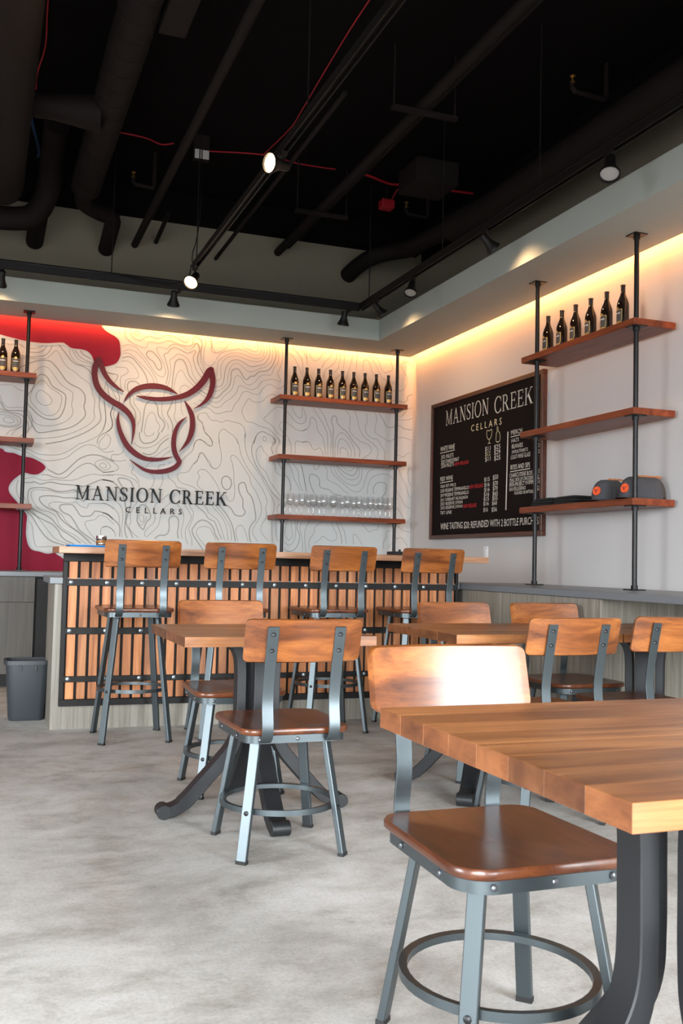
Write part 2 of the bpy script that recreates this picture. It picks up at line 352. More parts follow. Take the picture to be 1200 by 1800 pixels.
# ------------------------------------------------------------------ mural print on the back wall (wall millimetres: across, up)
MURAL="""@438,2428 449,2466 476,2485 508,2471 549,2441 573,2405 560,2371 520,2353 476,2368 447,2399
@391,2411 408,2484 449,2550 480,2573 513,2559 554,2513 612,2480 649,2449 654,2412 641,2343 610,2291 563,2268 507,2275 450,2320 405,2367
@+365,2393 375,2443 404,2487 447,2604 486,2624 527,2602 570,2531 627,2498 672,2472 689,2440 684,2364 666,2303 636,2255 588,2235 525,2238 460,2271 411,2317 378,2348
411,2638 460,2684 500,2694 540,2679 590,2616 641,2554 691,2520 736,2494 749,2461 740,2376 755,2319 736,2267 693,2226 638,2197 567,2179 487,2177 431,2203 389,2266 372,2290
+295,2669 364,2709 442,2741 513,2752 562,2736 621,2674 688,2587 746,2550 804,2525 847,2478 854,2419 846,2368 862,2310 846,2266 783,2203 704,2163 592,2135 505,2114 458,2117 425,2161 390,2233 365,2272 333,2291 302,2292 224,2287 185,2300 144,2363
296,2748 394,2757 505,2768 551,2806 594,2846 632,2797 658,2749 700,2702 766,2666 809,2627 875,2586 906,2534 916,2484 938,2434 933,2341 940,2273 889,2210 785,2144 666,2094 547,2069 436,2059
+612,2900 663,2842 714,2779 764,2742 829,2727 880,2693 910,2645 951,2555 978,2472 977,2386 997,2277 962,2215 867,2141 707,2063 596,2031 533,2018
702,2884 712,2822 755,2766 813,2738 907,2730
726,2874 761,2809 812,2772 911,2751
*751,2872 785,2820 844,2783 910,2764
+792,2872 826,2833 893,2801
296,2860 344,2844 391,2845 438,2855 485,2884
*361,2813 416,2811 463,2823 502,2860 509,2886
*299,2778 362,2767 441,2779 504,2797 542,2847 555,2891
167,2868 202,2864 280,2871 319,2859
138,2502 239,2509 287,2478 334,2465
@177,2209 195,2227 234,2225 265,2207 259,2186 221,2179 185,2189
148,2248 210,2244 265,2232 297,2201 283,2167 229,2155 152,2158
*147,2272 225,2262 304,2235 321,2195 299,2160 245,2144 183,2144 152,2154
*146,2297 240,2271 311,2260 359,2222 385,2174 379,2124 333,2080 314,2062
142,2412 163,2356 208,2314 301,2321 356,2313 405,2259 412,2176 379,2108 365,2078
201,2071 239,2115 292,2135 338,2163
248,2070 277,2117 331,2154
1017,2441 1033,2331 1040,2255 1014,2168 958,2105 870,2057 821,2037
*1097,2387 1079,2318 1102,2242 1072,2172 999,2125 975,2081 973,2047
995,2712 1037,2686 1096,2685
@989,2056 1024,2109 1056,2137 1086,2105 1084,2062 1060,2018 1020,1999 990,2022
267,1985 393,1960 473,1927 552,1921 648,1930 727,1968 821,2037
213,1985 276,1961 378,1934 474,1890 538,1871 618,1878 713,1908 791,1976 871,2027 953,2028 1003,1993 1053,1975 1119,1992
+557,1797 605,1773 654,1757 709,1787 763,1844 818,1898 890,1936 964,1946 1038,1932 1123,1899
*503,1747 559,1746 607,1730 671,1725 719,1737 781,1799 844,1849 901,1869 950,1855 993,1819 1043,1797 1126,1810
375,1703 441,1719 521,1698 608,1708 704,1707 784,1714 864,1749 945,1774 1011,1769 1127,1771
+368,1670 427,1673 450,1680 506,1664 585,1685 673,1672 770,1669 827,1667 867,1661 932,1689 1013,1726 1070,1726 1129,1716
@1004,1866 1024,1880 1057,1861 1054,1840 1025,1834 1000,1849
@958,1868 982,1895 1031,1906 1073,1883 1095,1850 1075,1824 1026,1814 984,1836
+1016,1635 934,1639 853,1602 788,1625 724,1612 643,1608 563,1630 484,1632 421,1619 403,1581 410,1499 451,1443 532,1405 605,1366 654,1310 696,1270 761,1231 819,1191 861,1159
804,1612 756,1601 676,1593 580,1610 484,1613 434,1599 432,1549 466,1485 515,1437 587,1423 644,1384 670,1319 720,1271 802,1232 868,1184 918,1152
+903,1570 872,1531 839,1551 774,1556 710,1553 645,1563 565,1565 510,1553 500,1527 529,1487 585,1452 642,1430 684,1369 750,1313 833,1258 900,1201 951,1157
1137,1471 1069,1514 1012,1516 922,1512 907,1474 874,1477 841,1492 807,1524 792,1515 727,1508 663,1514 599,1507 580,1481 617,1450 683,1411 733,1346 783,1298 858,1250 933,1186
+1132,1377 1081,1426 1023,1441 973,1446 942,1408 893,1398 852,1401 818,1449 784,1490 744,1496 684,1490 673,1460 706,1424 763,1397 806,1340 840,1283 899,1235 982,1179 1024,1155
1142,1336 1090,1384 1048,1408 1007,1406 976,1372 911,1357 891,1335 913,1286 965,1220 1015,1180 1065,1173
1144,1272 1118,1301 1076,1316 1040,1302 1028,1273 1038,1231 1080,1203
+413,1433 477,1386 550,1348 614,1317 664,1269 698,1212 739,1180 805,1149
+385,1432 438,1385 496,1296 555,1216 620,1168 725,1138
416,1343 449,1295 465,1188 487,1123 519,1116 629,1127
436,1434 494,1370 560,1290 626,1210 691,1170 772,1148
321,1696 307,1634 322,1552 363,1497
369,1554 403,1482 436,1434
1182,3100 1184,3040 1228,2992 1288,2964 1348,2948 1378,2955 1390,2996 1424,3008 1493,3002 1578,3037 1657,3018 1728,3003 1789,3014 1806,3051 1797,3072 1814,3092 1858,3092 1886,3041 1881,2934 1901,2857 1948,2781
1233,3097 1239,3054 1269,3023 1321,3011 1354,3036 1405,3058 1465,3043 1508,3056 1559,3083 1629,3077 1692,3048 1736,3035 1761,3064 1765,3100
@1263,3074 1275,3093 1305,3087 1306,3066 1285,3055
1168,2896 1222,2914 1282,2903 1325,2872 1379,2808 1423,2751 1469,2685 1487,2635
1165,2874 1215,2883 1266,2858 1310,2819 1363,2772 1416,2716 1452,2658 1457,2632
+1162,2835 1216,2851 1259,2840 1311,2788 1365,2720 1392,2661 1398,2619
1154,2804 1217,2810 1260,2784 1305,2723 1315,2681 1290,2657 1239,2652 1206,2636 1195,2593 1205,2542
1102,2748 1160,2749 1202,2748 1222,2715 1196,2687 1163,2667 1156,2632 1162,2573 1181,2505
*1028,2698 1079,2685 1129,2677 1122,2638 1106,2611 1116,2569 1143,2511 1153,2460 1146,2425
+1326,2608 1291,2631 1240,2627 1220,2595 1226,2544 1245,2493 1251,2425 1291,2368 1303,2317 1295,2265
1279,2488 1285,2428 1334,2363 1345,2294 1321,2241
@+1380,2886 1392,2918 1426,2921 1462,2894 1507,2837 1521,2786 1509,2759 1483,2765 1447,2823 1403,2853
1931,2744 1904,2768 1857,2844 1846,2913 1866,2986 1851,3029 1824,3031 1808,2998 1773,2973 1729,2981 1667,3006 1614,3005 1580,2976 1563,2956 1529,2962 1485,2966 1469,2947 1496,2889 1533,2831 1557,2746 1537,2696 1494,2705 1449,2745 1404,2810 1360,2867 1307,2922 1272,2949 1212,2961 1162,2938
*1905,2706 1850,2772 1817,2849 1810,2910 1831,2952 1822,2969 1791,2952 1748,2935 1694,2960 1641,2977 1598,2960 1573,2922 1539,2901 1558,2842 1578,2774 1580,2713 1565,2633
1871,2659 1844,2692 1807,2751 1786,2828 1758,2879 1705,2913 1661,2918 1627,2884 1593,2854 1604,2785 1602,2715 1591,2644
+1612,2541 1622,2638 1628,2717 1638,2806 1650,2851 1680,2873 1715,2866 1747,2816 1772,2739 1818,2681 1854,2649
1632,2577 1640,2613 1647,2666 1666,2738 1692,2771 1718,2760 1746,2710 1801,2653 1837,2630
1698,2557 1693,2600 1714,2628 1748,2635 1784,2616
+1357,2175 1370,2305 1383,2409 1416,2460 1458,2467 1494,2418 1506,2341 1550,2292 1565,2250 1536,2187
1383,2176 1400,2298 1436,2362 1471,2347 1490,2288 1522,2247 1502,2184
1536,2474 1534,2395 1549,2327 1595,2260 1596,2217
+1631,2481 1607,2418 1587,2364 1619,2306 1638,2255 1636,2194
1657,2492 1659,2405 1649,2334 1681,2275
1708,2514 1711,2417 1731,2358
1907,3101 1922,3054 1906,2964 1909,2875 1946,2839 1982,2842 2016,2885
1969,3108 1976,3033 2014,2970
1031,2613 1017,2535
*1041,2588 1060,2495 1092,2430 1097,2387 1079,2326 1094,2259 1096,2199 1055,2162
1062,2581 1102,2507 1128,2458
1021,2424 1037,2323 1036,2238 1014,2168
1114,2380 1104,2311 1127,2261
1293,2566 1337,2518 1380,2509 1422,2534 1447,2571
1591,2644 1559,2571 1544,2492
1438,3101 1464,3088 1498,3099
1655,3097 1691,3079 1725,3091
1022,1922 1072,1908 1123,1886 1166,1846 1142,1815 1084,1799 1027,1791
1028,1766 1110,1779 1193,1779 1269,1762 1321,1735 1356,1685 1350,1625 1344,1556 1304,1486 1281,1417 1291,1366 1276,1315 1311,1265 1363,1224
+1223,1636 1197,1686 1166,1735 1178,1751 1219,1751 1270,1732 1297,1691 1302,1657 1284,1588 1286,1511 1260,1425 1250,1348 1286,1281 1313,1222
+1029,1728 1112,1715 1172,1667 1217,1584 1236,1517 1247,1441 1241,1364 1240,1280 1263,1217
1273,1895 1300,1858 1281,1809 1320,1777 1355,1719
1197,2044 1203,1993 1162,1961 1112,1958 1097,1927 1114,1907 1172,1902 1231,1918
+1340,2173 1346,2122 1377,2081 1437,2085 1495,2123 1519,2186
1383,2176 1409,2144 1452,2155 1472,2182
1293,2076 1353,2037 1421,2041 1489,2071 1555,2136 1606,2174
+1372,1990 1432,1977 1491,2006 1540,2083 1607,2139
1441,1956 1492,1968 1542,2014 1610,2061
1544,1953 1577,1990 1628,2028
1402,1859 1434,1895 1476,1919
1522,1848 1529,1883 1580,1899
1446,1805 1486,1769 1475,1699 1434,1654
1553,1807 1564,1738 1528,1659
1609,1818 1619,1776 1672,1735 1699,1693 1770,1683 1815,1646
2055,1887 2019,1889 1973,1944 1945,2003 1909,2023 1875,1955 1841,1918 1791,1841 1713,1824 1696,1788 1733,1738 1812,1716 1866,1692 1902,1668
1727,1929 1760,1975 1829,2040 1844,2111 1887,2145 1941,2126 1996,2090 2012,2122 1984,2173 1938,2214 1918,2283 1873,2333 1871,2368
@+1345,1385 1355,1471 1371,1514 1404,1520 1439,1492 1463,1433 1459,1398 1427,1363 1411,1311 1403,1298 1377,1318 1355,1352
@1362,1403 1373,1429 1399,1422 1404,1388 1384,1365
1355,1352 1385,1336 1417,1379 1433,1414
1623,1629 1573,1583 1506,1529 1495,1468 1506,1417 1495,1365 1429,1294 1417,1251 1435,1235 1464,1261 1538,1341 1560,1454 1610,1524 1661,1553 1713,1529 1759,1461 1766,1392 1747,1296 1758,1227
+1508,1220 1550,1251 1592,1252 1626,1275 1637,1327 1631,1396 1656,1427 1699,1424 1718,1390 1720,1330 1713,1278 1723,1226
1747,1574 1820,1464 1831,1412 1790,1324 1788,1246 1812,1177
1826,1568 1818,1525 1855,1465 1840,1386 1816,1325 1826,1281 1845,1230 1852,1161
1036,1521 1086,1511 1137,1479 1181,1422 1191,1346
+1039,1433 1089,1418 1149,1370 1192,1320 1196,1227
1084,1578 1143,1547 1203,1490 1219,1398 1210,1304 1221,1220
1044,1307 1093,1313 1144,1276 1162,1226
2028,3100 2042,3075 2083,3070 2114,3087 2123,3101
1970,3094 1980,3033 1973,2988 2009,2965 2067,2984 2112,3019 2138,3058 2173,3088
2283,3099 2270,3062 2294,3037 2349,3025 2396,3011 2423,3032 2422,3068 2403,3098
2025,2904 2059,2956 2112,2988 2185,3009 2230,3022 2285,3014 2341,2992 2397,2980 2443,2993 2455,3044 2444,3098
2034,2753 2039,2869 2052,2897 2105,2943 2167,2976 2231,2986 2295,2974 2360,2954 2425,2951 2471,2978 2483,3029 2472,3091
2031,2700 2075,2730 2068,2801 2080,2873 2123,2927 2186,2951 2250,2952 2315,2931 2380,2919 2445,2925 2490,2966 2512,3023 2500,3090
*1943,2639 2015,2645 2077,2659 2102,2715 2113,2814 2143,2879 2187,2912 2242,2917 2298,2894 2354,2867 2436,2884 2492,2907 2527,2961 2540,3016 2528,3093
1926,2620 2011,2600 2078,2628 2131,2681 2142,2772 2162,2845 2197,2880 2243,2880 2299,2840 2346,2817 2401,2831 2446,2858 2502,2876 2556,2936 2568,3010 2561,3091
+1873,2606 1981,2553 2027,2541 2062,2560 2097,2603 2149,2656 2170,2730 2172,2801 2208,2831 2245,2826 2292,2758 2325,2741 2356,2773 2393,2781 2438,2825 2512,2841 2558,2882 2593,2958 2601,3022 2575,3097
1838,2595 1919,2548 1983,2509 2037,2500 2081,2526 2116,2573 2177,2632 2198,2696 2202,2741 2228,2770 2265,2756 2303,2705 2349,2691 2395,2718 2449,2781 2504,2800 2560,2809 2586,2875 2626,2943 2624,3025 2608,3091
1876,2509 1957,2489 2020,2455 2074,2463 2118,2511 2180,2556 2224,2609 2245,2669 2276,2676 2323,2658 2378,2649 2433,2680 2469,2733 2533,2757 2598,2763 2646,2744 2650,2772 2620,2824 2642,2871 2668,2956 2661,3046 2641,3095
1824,2479 1905,2446 1967,2442 2022,2401 2076,2401 2138,2424 2183,2431 2209,2491 2253,2549 2287,2614 2333,2627 2389,2609 2444,2614 2480,2666 2534,2712 2581,2702 2629,2679 2675,2701 2694,2730
2612,2614 2574,2620 2528,2598 2474,2544 2400,2533 2344,2560 2318,2518 2283,2452 2294,2400 2332,2344 2387,2339 2462,2309 2546,2287 2613,2233 2652,2182 2662,2155
2013,2113 1993,2165 1929,2231 1913,2301 1868,2341 1880,2382 1942,2395 1970,2358 2006,2329 2042,2332 2096,2318 2141,2339 2204,2330 2269,2317 2306,2284 2324,2223 2318,2178
2075,2117 2072,2215 2116,2258 2162,2230 2218,2193 2256,2129
*2407,2139 2432,2221 2482,2258 2538,2242 2604,2206 2614,2179 2587,2150
@2493,2198 2506,2217 2525,2196 2521,2173 2498,2176
2707,2212 2631,2262 2592,2313 2544,2346 2497,2379 2542,2427 2597,2486 2643,2505 2690,2493 2758,2434 2807,2383 2855,2359 2903,2376 2916,2428 2895,2490 2884,2526
2735,2232 2678,2274 2653,2327 2675,2364 2713,2367 2770,2335 2819,2302 2886,2293 2933,2314
2775,2518 2795,2473 2825,2430 2863,2415 2877,2452 2870,2516
2728,3035 2781,2994 2821,2924 2872,2828 2911,2776
2760,3093 2838,3018 2868,2956 2875,2874 2900,2830
2846,3092 2895,3032 2916,2970
1804,3104 1858,3083 1886,3050 1875,2961 1878,2872 1912,2796 1931,2744
1812,2999 1829,3036 1851,3020 1866,2969 1850,2905 1866,2827 1913,2751
1837,2067 1853,2121 1887,2145 1923,2134 1969,2093 2004,2095 2012,2122 1993,2165
2074,2162 2080,2100 2096,2039 2098,1951 2073,1896 2037,1884 2010,1902 1991,1945 1945,1986 1909,2026 1887,2000 1876,1947 1841,1914
2241,2181 2265,2121 2286,2033 2334,1938 2401,1843 2478,1749 2536,1653 2552,1582 2539,1537 2551,1457 2506,1384 2499,1321 2528,1277 2575,1230
2317,2231 2325,2098 2360,2002 2417,1924 2494,1821 2553,1717 2611,1612 2623,1540 2606,1459 2605,1351 2613,1226
*2428,2203 2393,2129 2391,2048 2426,1952 2484,1865 2532,1796 2590,1700 2677,1614
2553,2031 2506,2073 2486,2117 2467,2116 2436,2078 2433,2024 2463,1945 2539,1868 2569,1798 2617,1738 2675,1664
*2595,2205 2619,2170 2579,2114 2599,2052
2642,2208 2662,2173 2630,2108 2632,2063
2097,1677 2069,1729 2031,1788 1985,1839 1940,1870 1896,1860 1884,1833 1902,1799 1882,1754 1892,1711 1946,1674
@+2108,1766 2121,1806 2152,1819 2188,1801 2203,1753 2187,1708 2155,1693 2123,1718
2152,1644 2172,1601 2199,1589 2226,1604 2237,1684 2225,1781 2223,1851 2207,1939 2187,1987 2196,2014 2232,2012 2279,1961 2327,1893 2374,1824 2395,1754 2443,1684 2492,1571 2499,1499 2477,1436 2425,1345 2422,1292 2474,1218
+2146,1547 2182,1540 2210,1514 2248,1463 2312,1455 2343,1493 2319,1537 2316,1608 2288,1659 2272,1712 2276,1748 2307,1770 2335,1755 2360,1681 2398,1638 2428,1550 2445,1435 2414,1389 2388,1335 2391,1255 2406,1211
2282,1217 2268,1252 2257,1313 2269,1349 2296,1367 2324,1355 2353,1298 2378,1215
+2083,1553 2148,1485 2195,1417 2224,1356 2244,1277 2255,1216
2038,1560 2112,1484 2168,1407 2207,1329 2219,1224
2003,1559 2086,1474 2141,1406 2171,1328 2187,1223
1932,1556 1977,1514 1997,1471 2079,1412 2117,1335 2156,1222
*1853,1552 1907,1511 1961,1469 1998,1418 2052,1394 2076,1342 2100,1282 2129,1230
+1954,1129 1917,1180 1862,1257 1847,1308 1859,1335 1893,1379 1937,1403 1999,1383 2045,1332 2065,1272 2102,1220
1980,1156 1915,1232 1887,1283 1904,1328 1956,1345 2010,1331 2038,1288 2075,1224
2677,1587 2651,1532 2671,1488
2645,1424 2648,1308 2669,1228
2597,1980 2621,1945 2627,1887 2689,1849
2742,1988 2791,1900 2812,1829 2852,1767 2872,1714
2784,1990 2828,1938 2854,1885 2860,1813 2901,1715
2865,1986 2896,1906 2917,1816 2939,1717
*2648,1983 2707,1886 2756,1826 2781,1764 2778,1709
2745,2215 2775,2144 2777,2072
2820,2070 2813,2156 2831,2193 2889,2183 2936,2191
2752,1428 2736,1347 2737,1293 2771,1245 2808,1277 2801,1358 2795,1430
2832,1431 2840,1332 2828,1242 2782,1195 2725,1230
*2861,1432 2853,1360 2882,1288 2867,1207 2830,1152 2774,1137 2726,1162
2908,1434 2881,1370 2903,1280 2915,1181 2911,1136
2928,3054 2964,2993 2993,2979 3031,2999 3059,3039 3087,3088
2898,3088 2910,3015 2917,2933
3166,3091 3147,3029 3090,2977 3062,2919
3220,3082 3202,2997 3150,2941 3102,2904 3084,2819
3254,3086 3246,3001 3229,2925 3181,2879
3304,3091 3295,3015 3288,2930
3383,3075 3365,2993 3338,2897 3310,2815
3428,3093 3425,3018 3421,2942
3192,2805 3259,2872
3214,2700 3243,2730
3492,2930 3495,3015 3524,3044 3555,3021 3587,2939 3629,2867
3554,3087 3616,3017 3669,2927 3711,2869 3834,2837
3604,3096 3656,3040 3688,2967 3730,2931 3770,2950 3801,2958 3805,3006 3778,3061 3741,3090
4038,3008 4006,3044 3964,3064 3922,3050 3897,3024 3935,2951 3967,2897 3963,2829 3928,2774 3887,2766 3815,2755
*3884,2661 3941,2651 3972,2677 3981,2716 4033,2740
3807,2655 3858,2668
3893,2500 3944,2532 3974,2582 4030,2605
3883,2471 3935,2476 3986,2478 4033,2501
*3673,2526 3720,2459 3751,2404 3803,2387 3864,2408 3895,2414 3957,2386 4035,2381
3632,2523 3649,2463 3631,2349 3662,2313 3724,2280 3785,2251 3846,2279 3897,2296 3959,2295 4032,2276
3537,2516 3548,2437 3530,2370 3551,2306 3603,2272 3663,2257 3705,2203 3747,2140 3739,2064
3416,2530 3448,2448 3470,2356 3522,2276 3604,2225 3666,2163 3663,2069
3322,2523 3368,2461 3366,2340 3402,2286 3483,2231 3564,2204 3600,2150 3576,2111 3507,2060
*3201,2061 3197,2226 3199,2337 3178,2401 3186,2448 3210,2463 3231,2437 3237,2396 3282,2353 3342,2310 3403,2231 3475,2151 3472,2077
3220,2062 3218,2172 3230,2247 3273,2301 3323,2286 3384,2220 3421,2139 3422,2074
3249,2082 3247,2174 3265,2231 3294,2242 3345,2208 3386,2137 3387,2072
3278,2093 3272,2139 3297,2157 3336,2143 3357,2098 3363,2070
2985,2525 3035,2455 3096,2367 3137,2269 3147,2076
3043,2529 3103,2451 3135,2370 3176,2280 3176,2078
2876,2292 2933,2319 2956,2357 2959,2412 2978,2432 3017,2398 3039,2308 3089,2247 3111,2166 3123,2074
2879,2187 2946,2192 2986,2139 3015,2118 3063,2140 3093,2100 3098,2068
2939,2843 2978,2800
3880,2125 3943,2105 3973,2135 4024,2152
3009,1985 3010,1939 3029,1929 3058,1951 3062,1984
3105,1986 3141,1937 3142,1864 3168,1829 3246,1796 3326,1735 3376,1710
3173,1985 3195,1913 3255,1851 3325,1800 3395,1748 3465,1734 3514,1772 3542,1848 3570,1933 3630,1969 3690,1982
3203,1982 3244,1897 3314,1836 3394,1798 3463,1807 3501,1874 3504,1967
3222,1988 3273,1917 3333,1865 3413,1849 3471,1891 3474,1984
*3242,1985 3292,1937 3352,1903 3412,1892 3450,1936 3459,1983
3281,1982 3341,1944 3391,1937 3425,1972
*3016,1698 2986,1765 2965,1827 2973,1873 3002,1882 3051,1859 3071,1815 3072,1769 3121,1748 3170,1741 3219,1702 3298,1692
3565,1718 3573,1803 3611,1879 3671,1910 3742,1924 3803,1908 3845,1873
*3635,1722 3629,1777 3663,1826 3713,1840 3764,1821 3761,1746 3717,1688
3894,1988 3926,1905 3979,1823 4002,1739 4029,1702
4027,2000 3997,1966 4004,1890 4031,1825
3867,1779 3920,1707 3973,1624 4026,1598
3881,1601 3934,1538 3977,1464 4018,1475 4033,1504
3896,1423 3948,1378 4031,1357
3857,1328 3888,1292 3939,1303 3971,1266 4013,1211
2975,1427 2939,1354 2932,1263 2950,1128
3105,1428 3034,1375 3026,1320 2980,1246 2982,1165
3197,1431 3218,1381 3258,1309 3250,1259 3192,1248 3152,1270 3113,1291 3085,1258 3028,1220
*3251,1433 3287,1347 3308,1274 3310,1219
3285,1434 3336,1339 3359,1221
3437,1223 3426,1287 3435,1318 3465,1307 3527,1216
3512,1433 3563,1375 3594,1348 3643,1368 3683,1374 3692,1426
3748,1185 3747,1250 3776,1298 3780,1354 3825,1369
3799,1196 3828,1243
2885,1960 2907,1861 2939,1717"""
CRIM_UP="-778,3052 -426,3019 -156,2990 122,2935 169,2925 277,2906 376,2896 500,2896 634,2915 669,2905 718,2875 792,2872 851,2862 892,2825 913,2776 944,2738 1002,2734 1077,2755 1126,2788 1153,2847 1154,2899 1140,2984 1099,3027 1048,3052 1007,3078 981,3106"
CRIM_LO="-817,1969 -116,1996 159,1965 207,1936 277,1928 338,1907 419,1897 475,1875 523,1848 549,1811 532,1779 495,1747 456,1735 409,1738 373,1746 322,1718 271,1666 251,1616 267,1568 324,1503 380,1432 410,1383 408,1309 409,1219 428,1138 461,1098 520,1085 582,1068 644,1078 673,1059 712,1035 758,981 790,882 810,734"
BULL="""1272,2058,0.6 1284,2168,9.1 1278,2258,15.6 1238,2332,19.5 1167,2391,23.3 1090,2430,22.1 1014,2481,22.1 955,2553,22.1 928,2640,22.1 928,2723,23.3 956,2793,24.6
951,2793,24.6 986,2735,19.5 1013,2673,18.2 1059,2613,15.6 1123,2561,10.4 1187,2527,1.3
1190,2435,1.3 1226,2498,11.7 1287,2555,18.2 1363,2587,20.8 1452,2601,22.1 1542,2596,18.2 1608,2576,11.7 1668,2545,1.3
1299,2498,1.3 1392,2486,13.0 1507,2485,15.6 1636,2506,18.2 1753,2548,22.1 1843,2615,24.6 1907,2693,25.9 1952,2777,25.9 1971,2796,24.6
1968,2796,24.6 1990,2720,22.1 1989,2641,20.8 1959,2545,18.2 1901,2474,10.4 1823,2422,1.3
1735,2488,1.3 1784,2412,15.6 1812,2336,19.5 1813,2230,20.8 1779,2123,15.6 1704,2020,1.3
1149,2345,1.3 1143,2261,11.7 1168,2160,16.9 1228,2049,20.8 1307,1977,20.8 1397,1937,16.9 1499,1934,14.3 1576,1948,9.1 1641,1967,1.3
1759,2342,1.3 1696,2281,11.7 1657,2194,15.6 1647,2088,18.2 1666,1998,18.2 1707,1929,16.9
1710,1925,16.9 1669,1875,19.5 1593,1838,19.5 1490,1822,16.9 1400,1834,13.0 1323,1875,7.8 1258,1919,1.3"""

def wallpt(d): return lambda u, v: (u, YB - d, v)
def parse(s): return [tuple(float(x) / 1000 for x in p.split(',')) for p in s.split()]
up = catmull(parse(CRIM_UP), 4); lo = catmull(parse(CRIM_LO), 4)
def fill_poly(name, pts, d, m, parent):
    bm = bmesh.new(); vs = [bm.verts.new((u, YB - d, v)) for u, v in pts]
    es = [bm.edges.new((vs[i], vs[(i + 1) % len(vs)])) for i in range(len(vs))]
    bmesh.ops.triangle_fill(bm, edges=es, use_beauty=True, normal=(0, -1, 0))
    me = bpy.data.meshes.new(name); bm.to_mesh(me); bm.free(); return obj(name, me, m, parent)
upp = [p for p in up] + [(up[-1][0], 3.29), (XL + .02, 3.29), (XL + .02, up[0][1])]
fill_poly('crimson_print', upp, 0.0012, M['crimson'], wall_back)['label'] = 'crimson painted shape along the top left of the mural'
lop = [(XL + .02, lo[0][1])] + [p for p in lo] + [(1.05, 0.6), (1.05, 0.02), (XL + .02, 0.02)]
fill_poly('crimson_print', lop, 0.0012, M['crimson'], wall_back)['label'] = 'crimson painted shape at the lower left of the mural'
mb = MB(); ribbon(mb, up, 0.012, wallpt(0.0030)); ribbon(mb, lo, 0.016, wallpt(0.0030))
obj('print_outline', mb, M['outline_ink'], wall_back)
thin, thick = MB(), MB()
for ln in MURAL.split('\n'):
    closed = '@' in ln; w = 0.0092 if '+' in ln else 0.0064 if '*' in ln else 0.0044
    pts = catmull(parse(ln.lstrip('@+*')), 5, closed)
    ribbon(thick if '+' in ln else thin, pts, w, wallpt(0.0022), closed)
o = obj('contour_lines', thin, M['line_ink'], wall_back); o['kind'] = 'stuff'
o = obj('contour_lines_bold', thick, M['line_ink_thick'], wall_back); o['kind'] = 'stuff'

# ------------------------------------------------------------------ bull head sign
bull = empty('bull_head_sign', (1.46, YB, 2.3)); tag(bull, 'crimson bull head outline logo mounted on the mural wall', 'wall sign')
for si, ln in enumerate(BULL.split('\n')):
    p = [tuple(float(x) for x in q.split(',')) for q in ln.split()]
    p = catmull(p, 6); c = [(a / 1000, b / 1000) for a, b, w in p]; h = [max(w * 1.12, .4) / 1000 for a, b, w in p]
    L_, R_ = MB(), None
    n = len(c); Lp = []; Rp = []
    for i in range(n):
        a, b = c[max(i - 1, 0)], c[min(i + 1, n - 1)]; dx, dy = b[0] - a[0], b[1] - a[1]; l = math.hypot(dx, dy) or 1
        Lp.append((c[i][0] - dy / l * h[i], c[i][1] + dx / l * h[i])); Rp.append((c[i][0] + dy / l * h[i], c[i][1] - dx / l * h[i]))
    f0 = -.034 - .0007 * (si % 4)
    secs = [[(Lp[i][0] - 1.46, -.016, Lp[i][1] - 2.3), (Lp[i][0] - 1.46, f0, Lp[i][1] - 2.3), (Rp[i][0] - 1.46, f0, Rp[i][1] - 2.3), (Rp[i][0] - 1.46, -.016, Rp[i][1] - 2.3)] for i in range(n)]
    mbs = MB().loft(secs)
    if h[-1] > .012:      # rounded horn tip
        mbs.prism([(c[-1][0] - 1.46 + h[-1] * math.cos(k * math.pi / 8), c[-1][1] - 2.3 + h[-1] * math.sin(k * math.pi / 8)) for k in range(16)], lambda u, v, w: (u, -.0155 - w, v), .0215)
    obj('logo_stroke', mbs, M['sign_red'], bull)

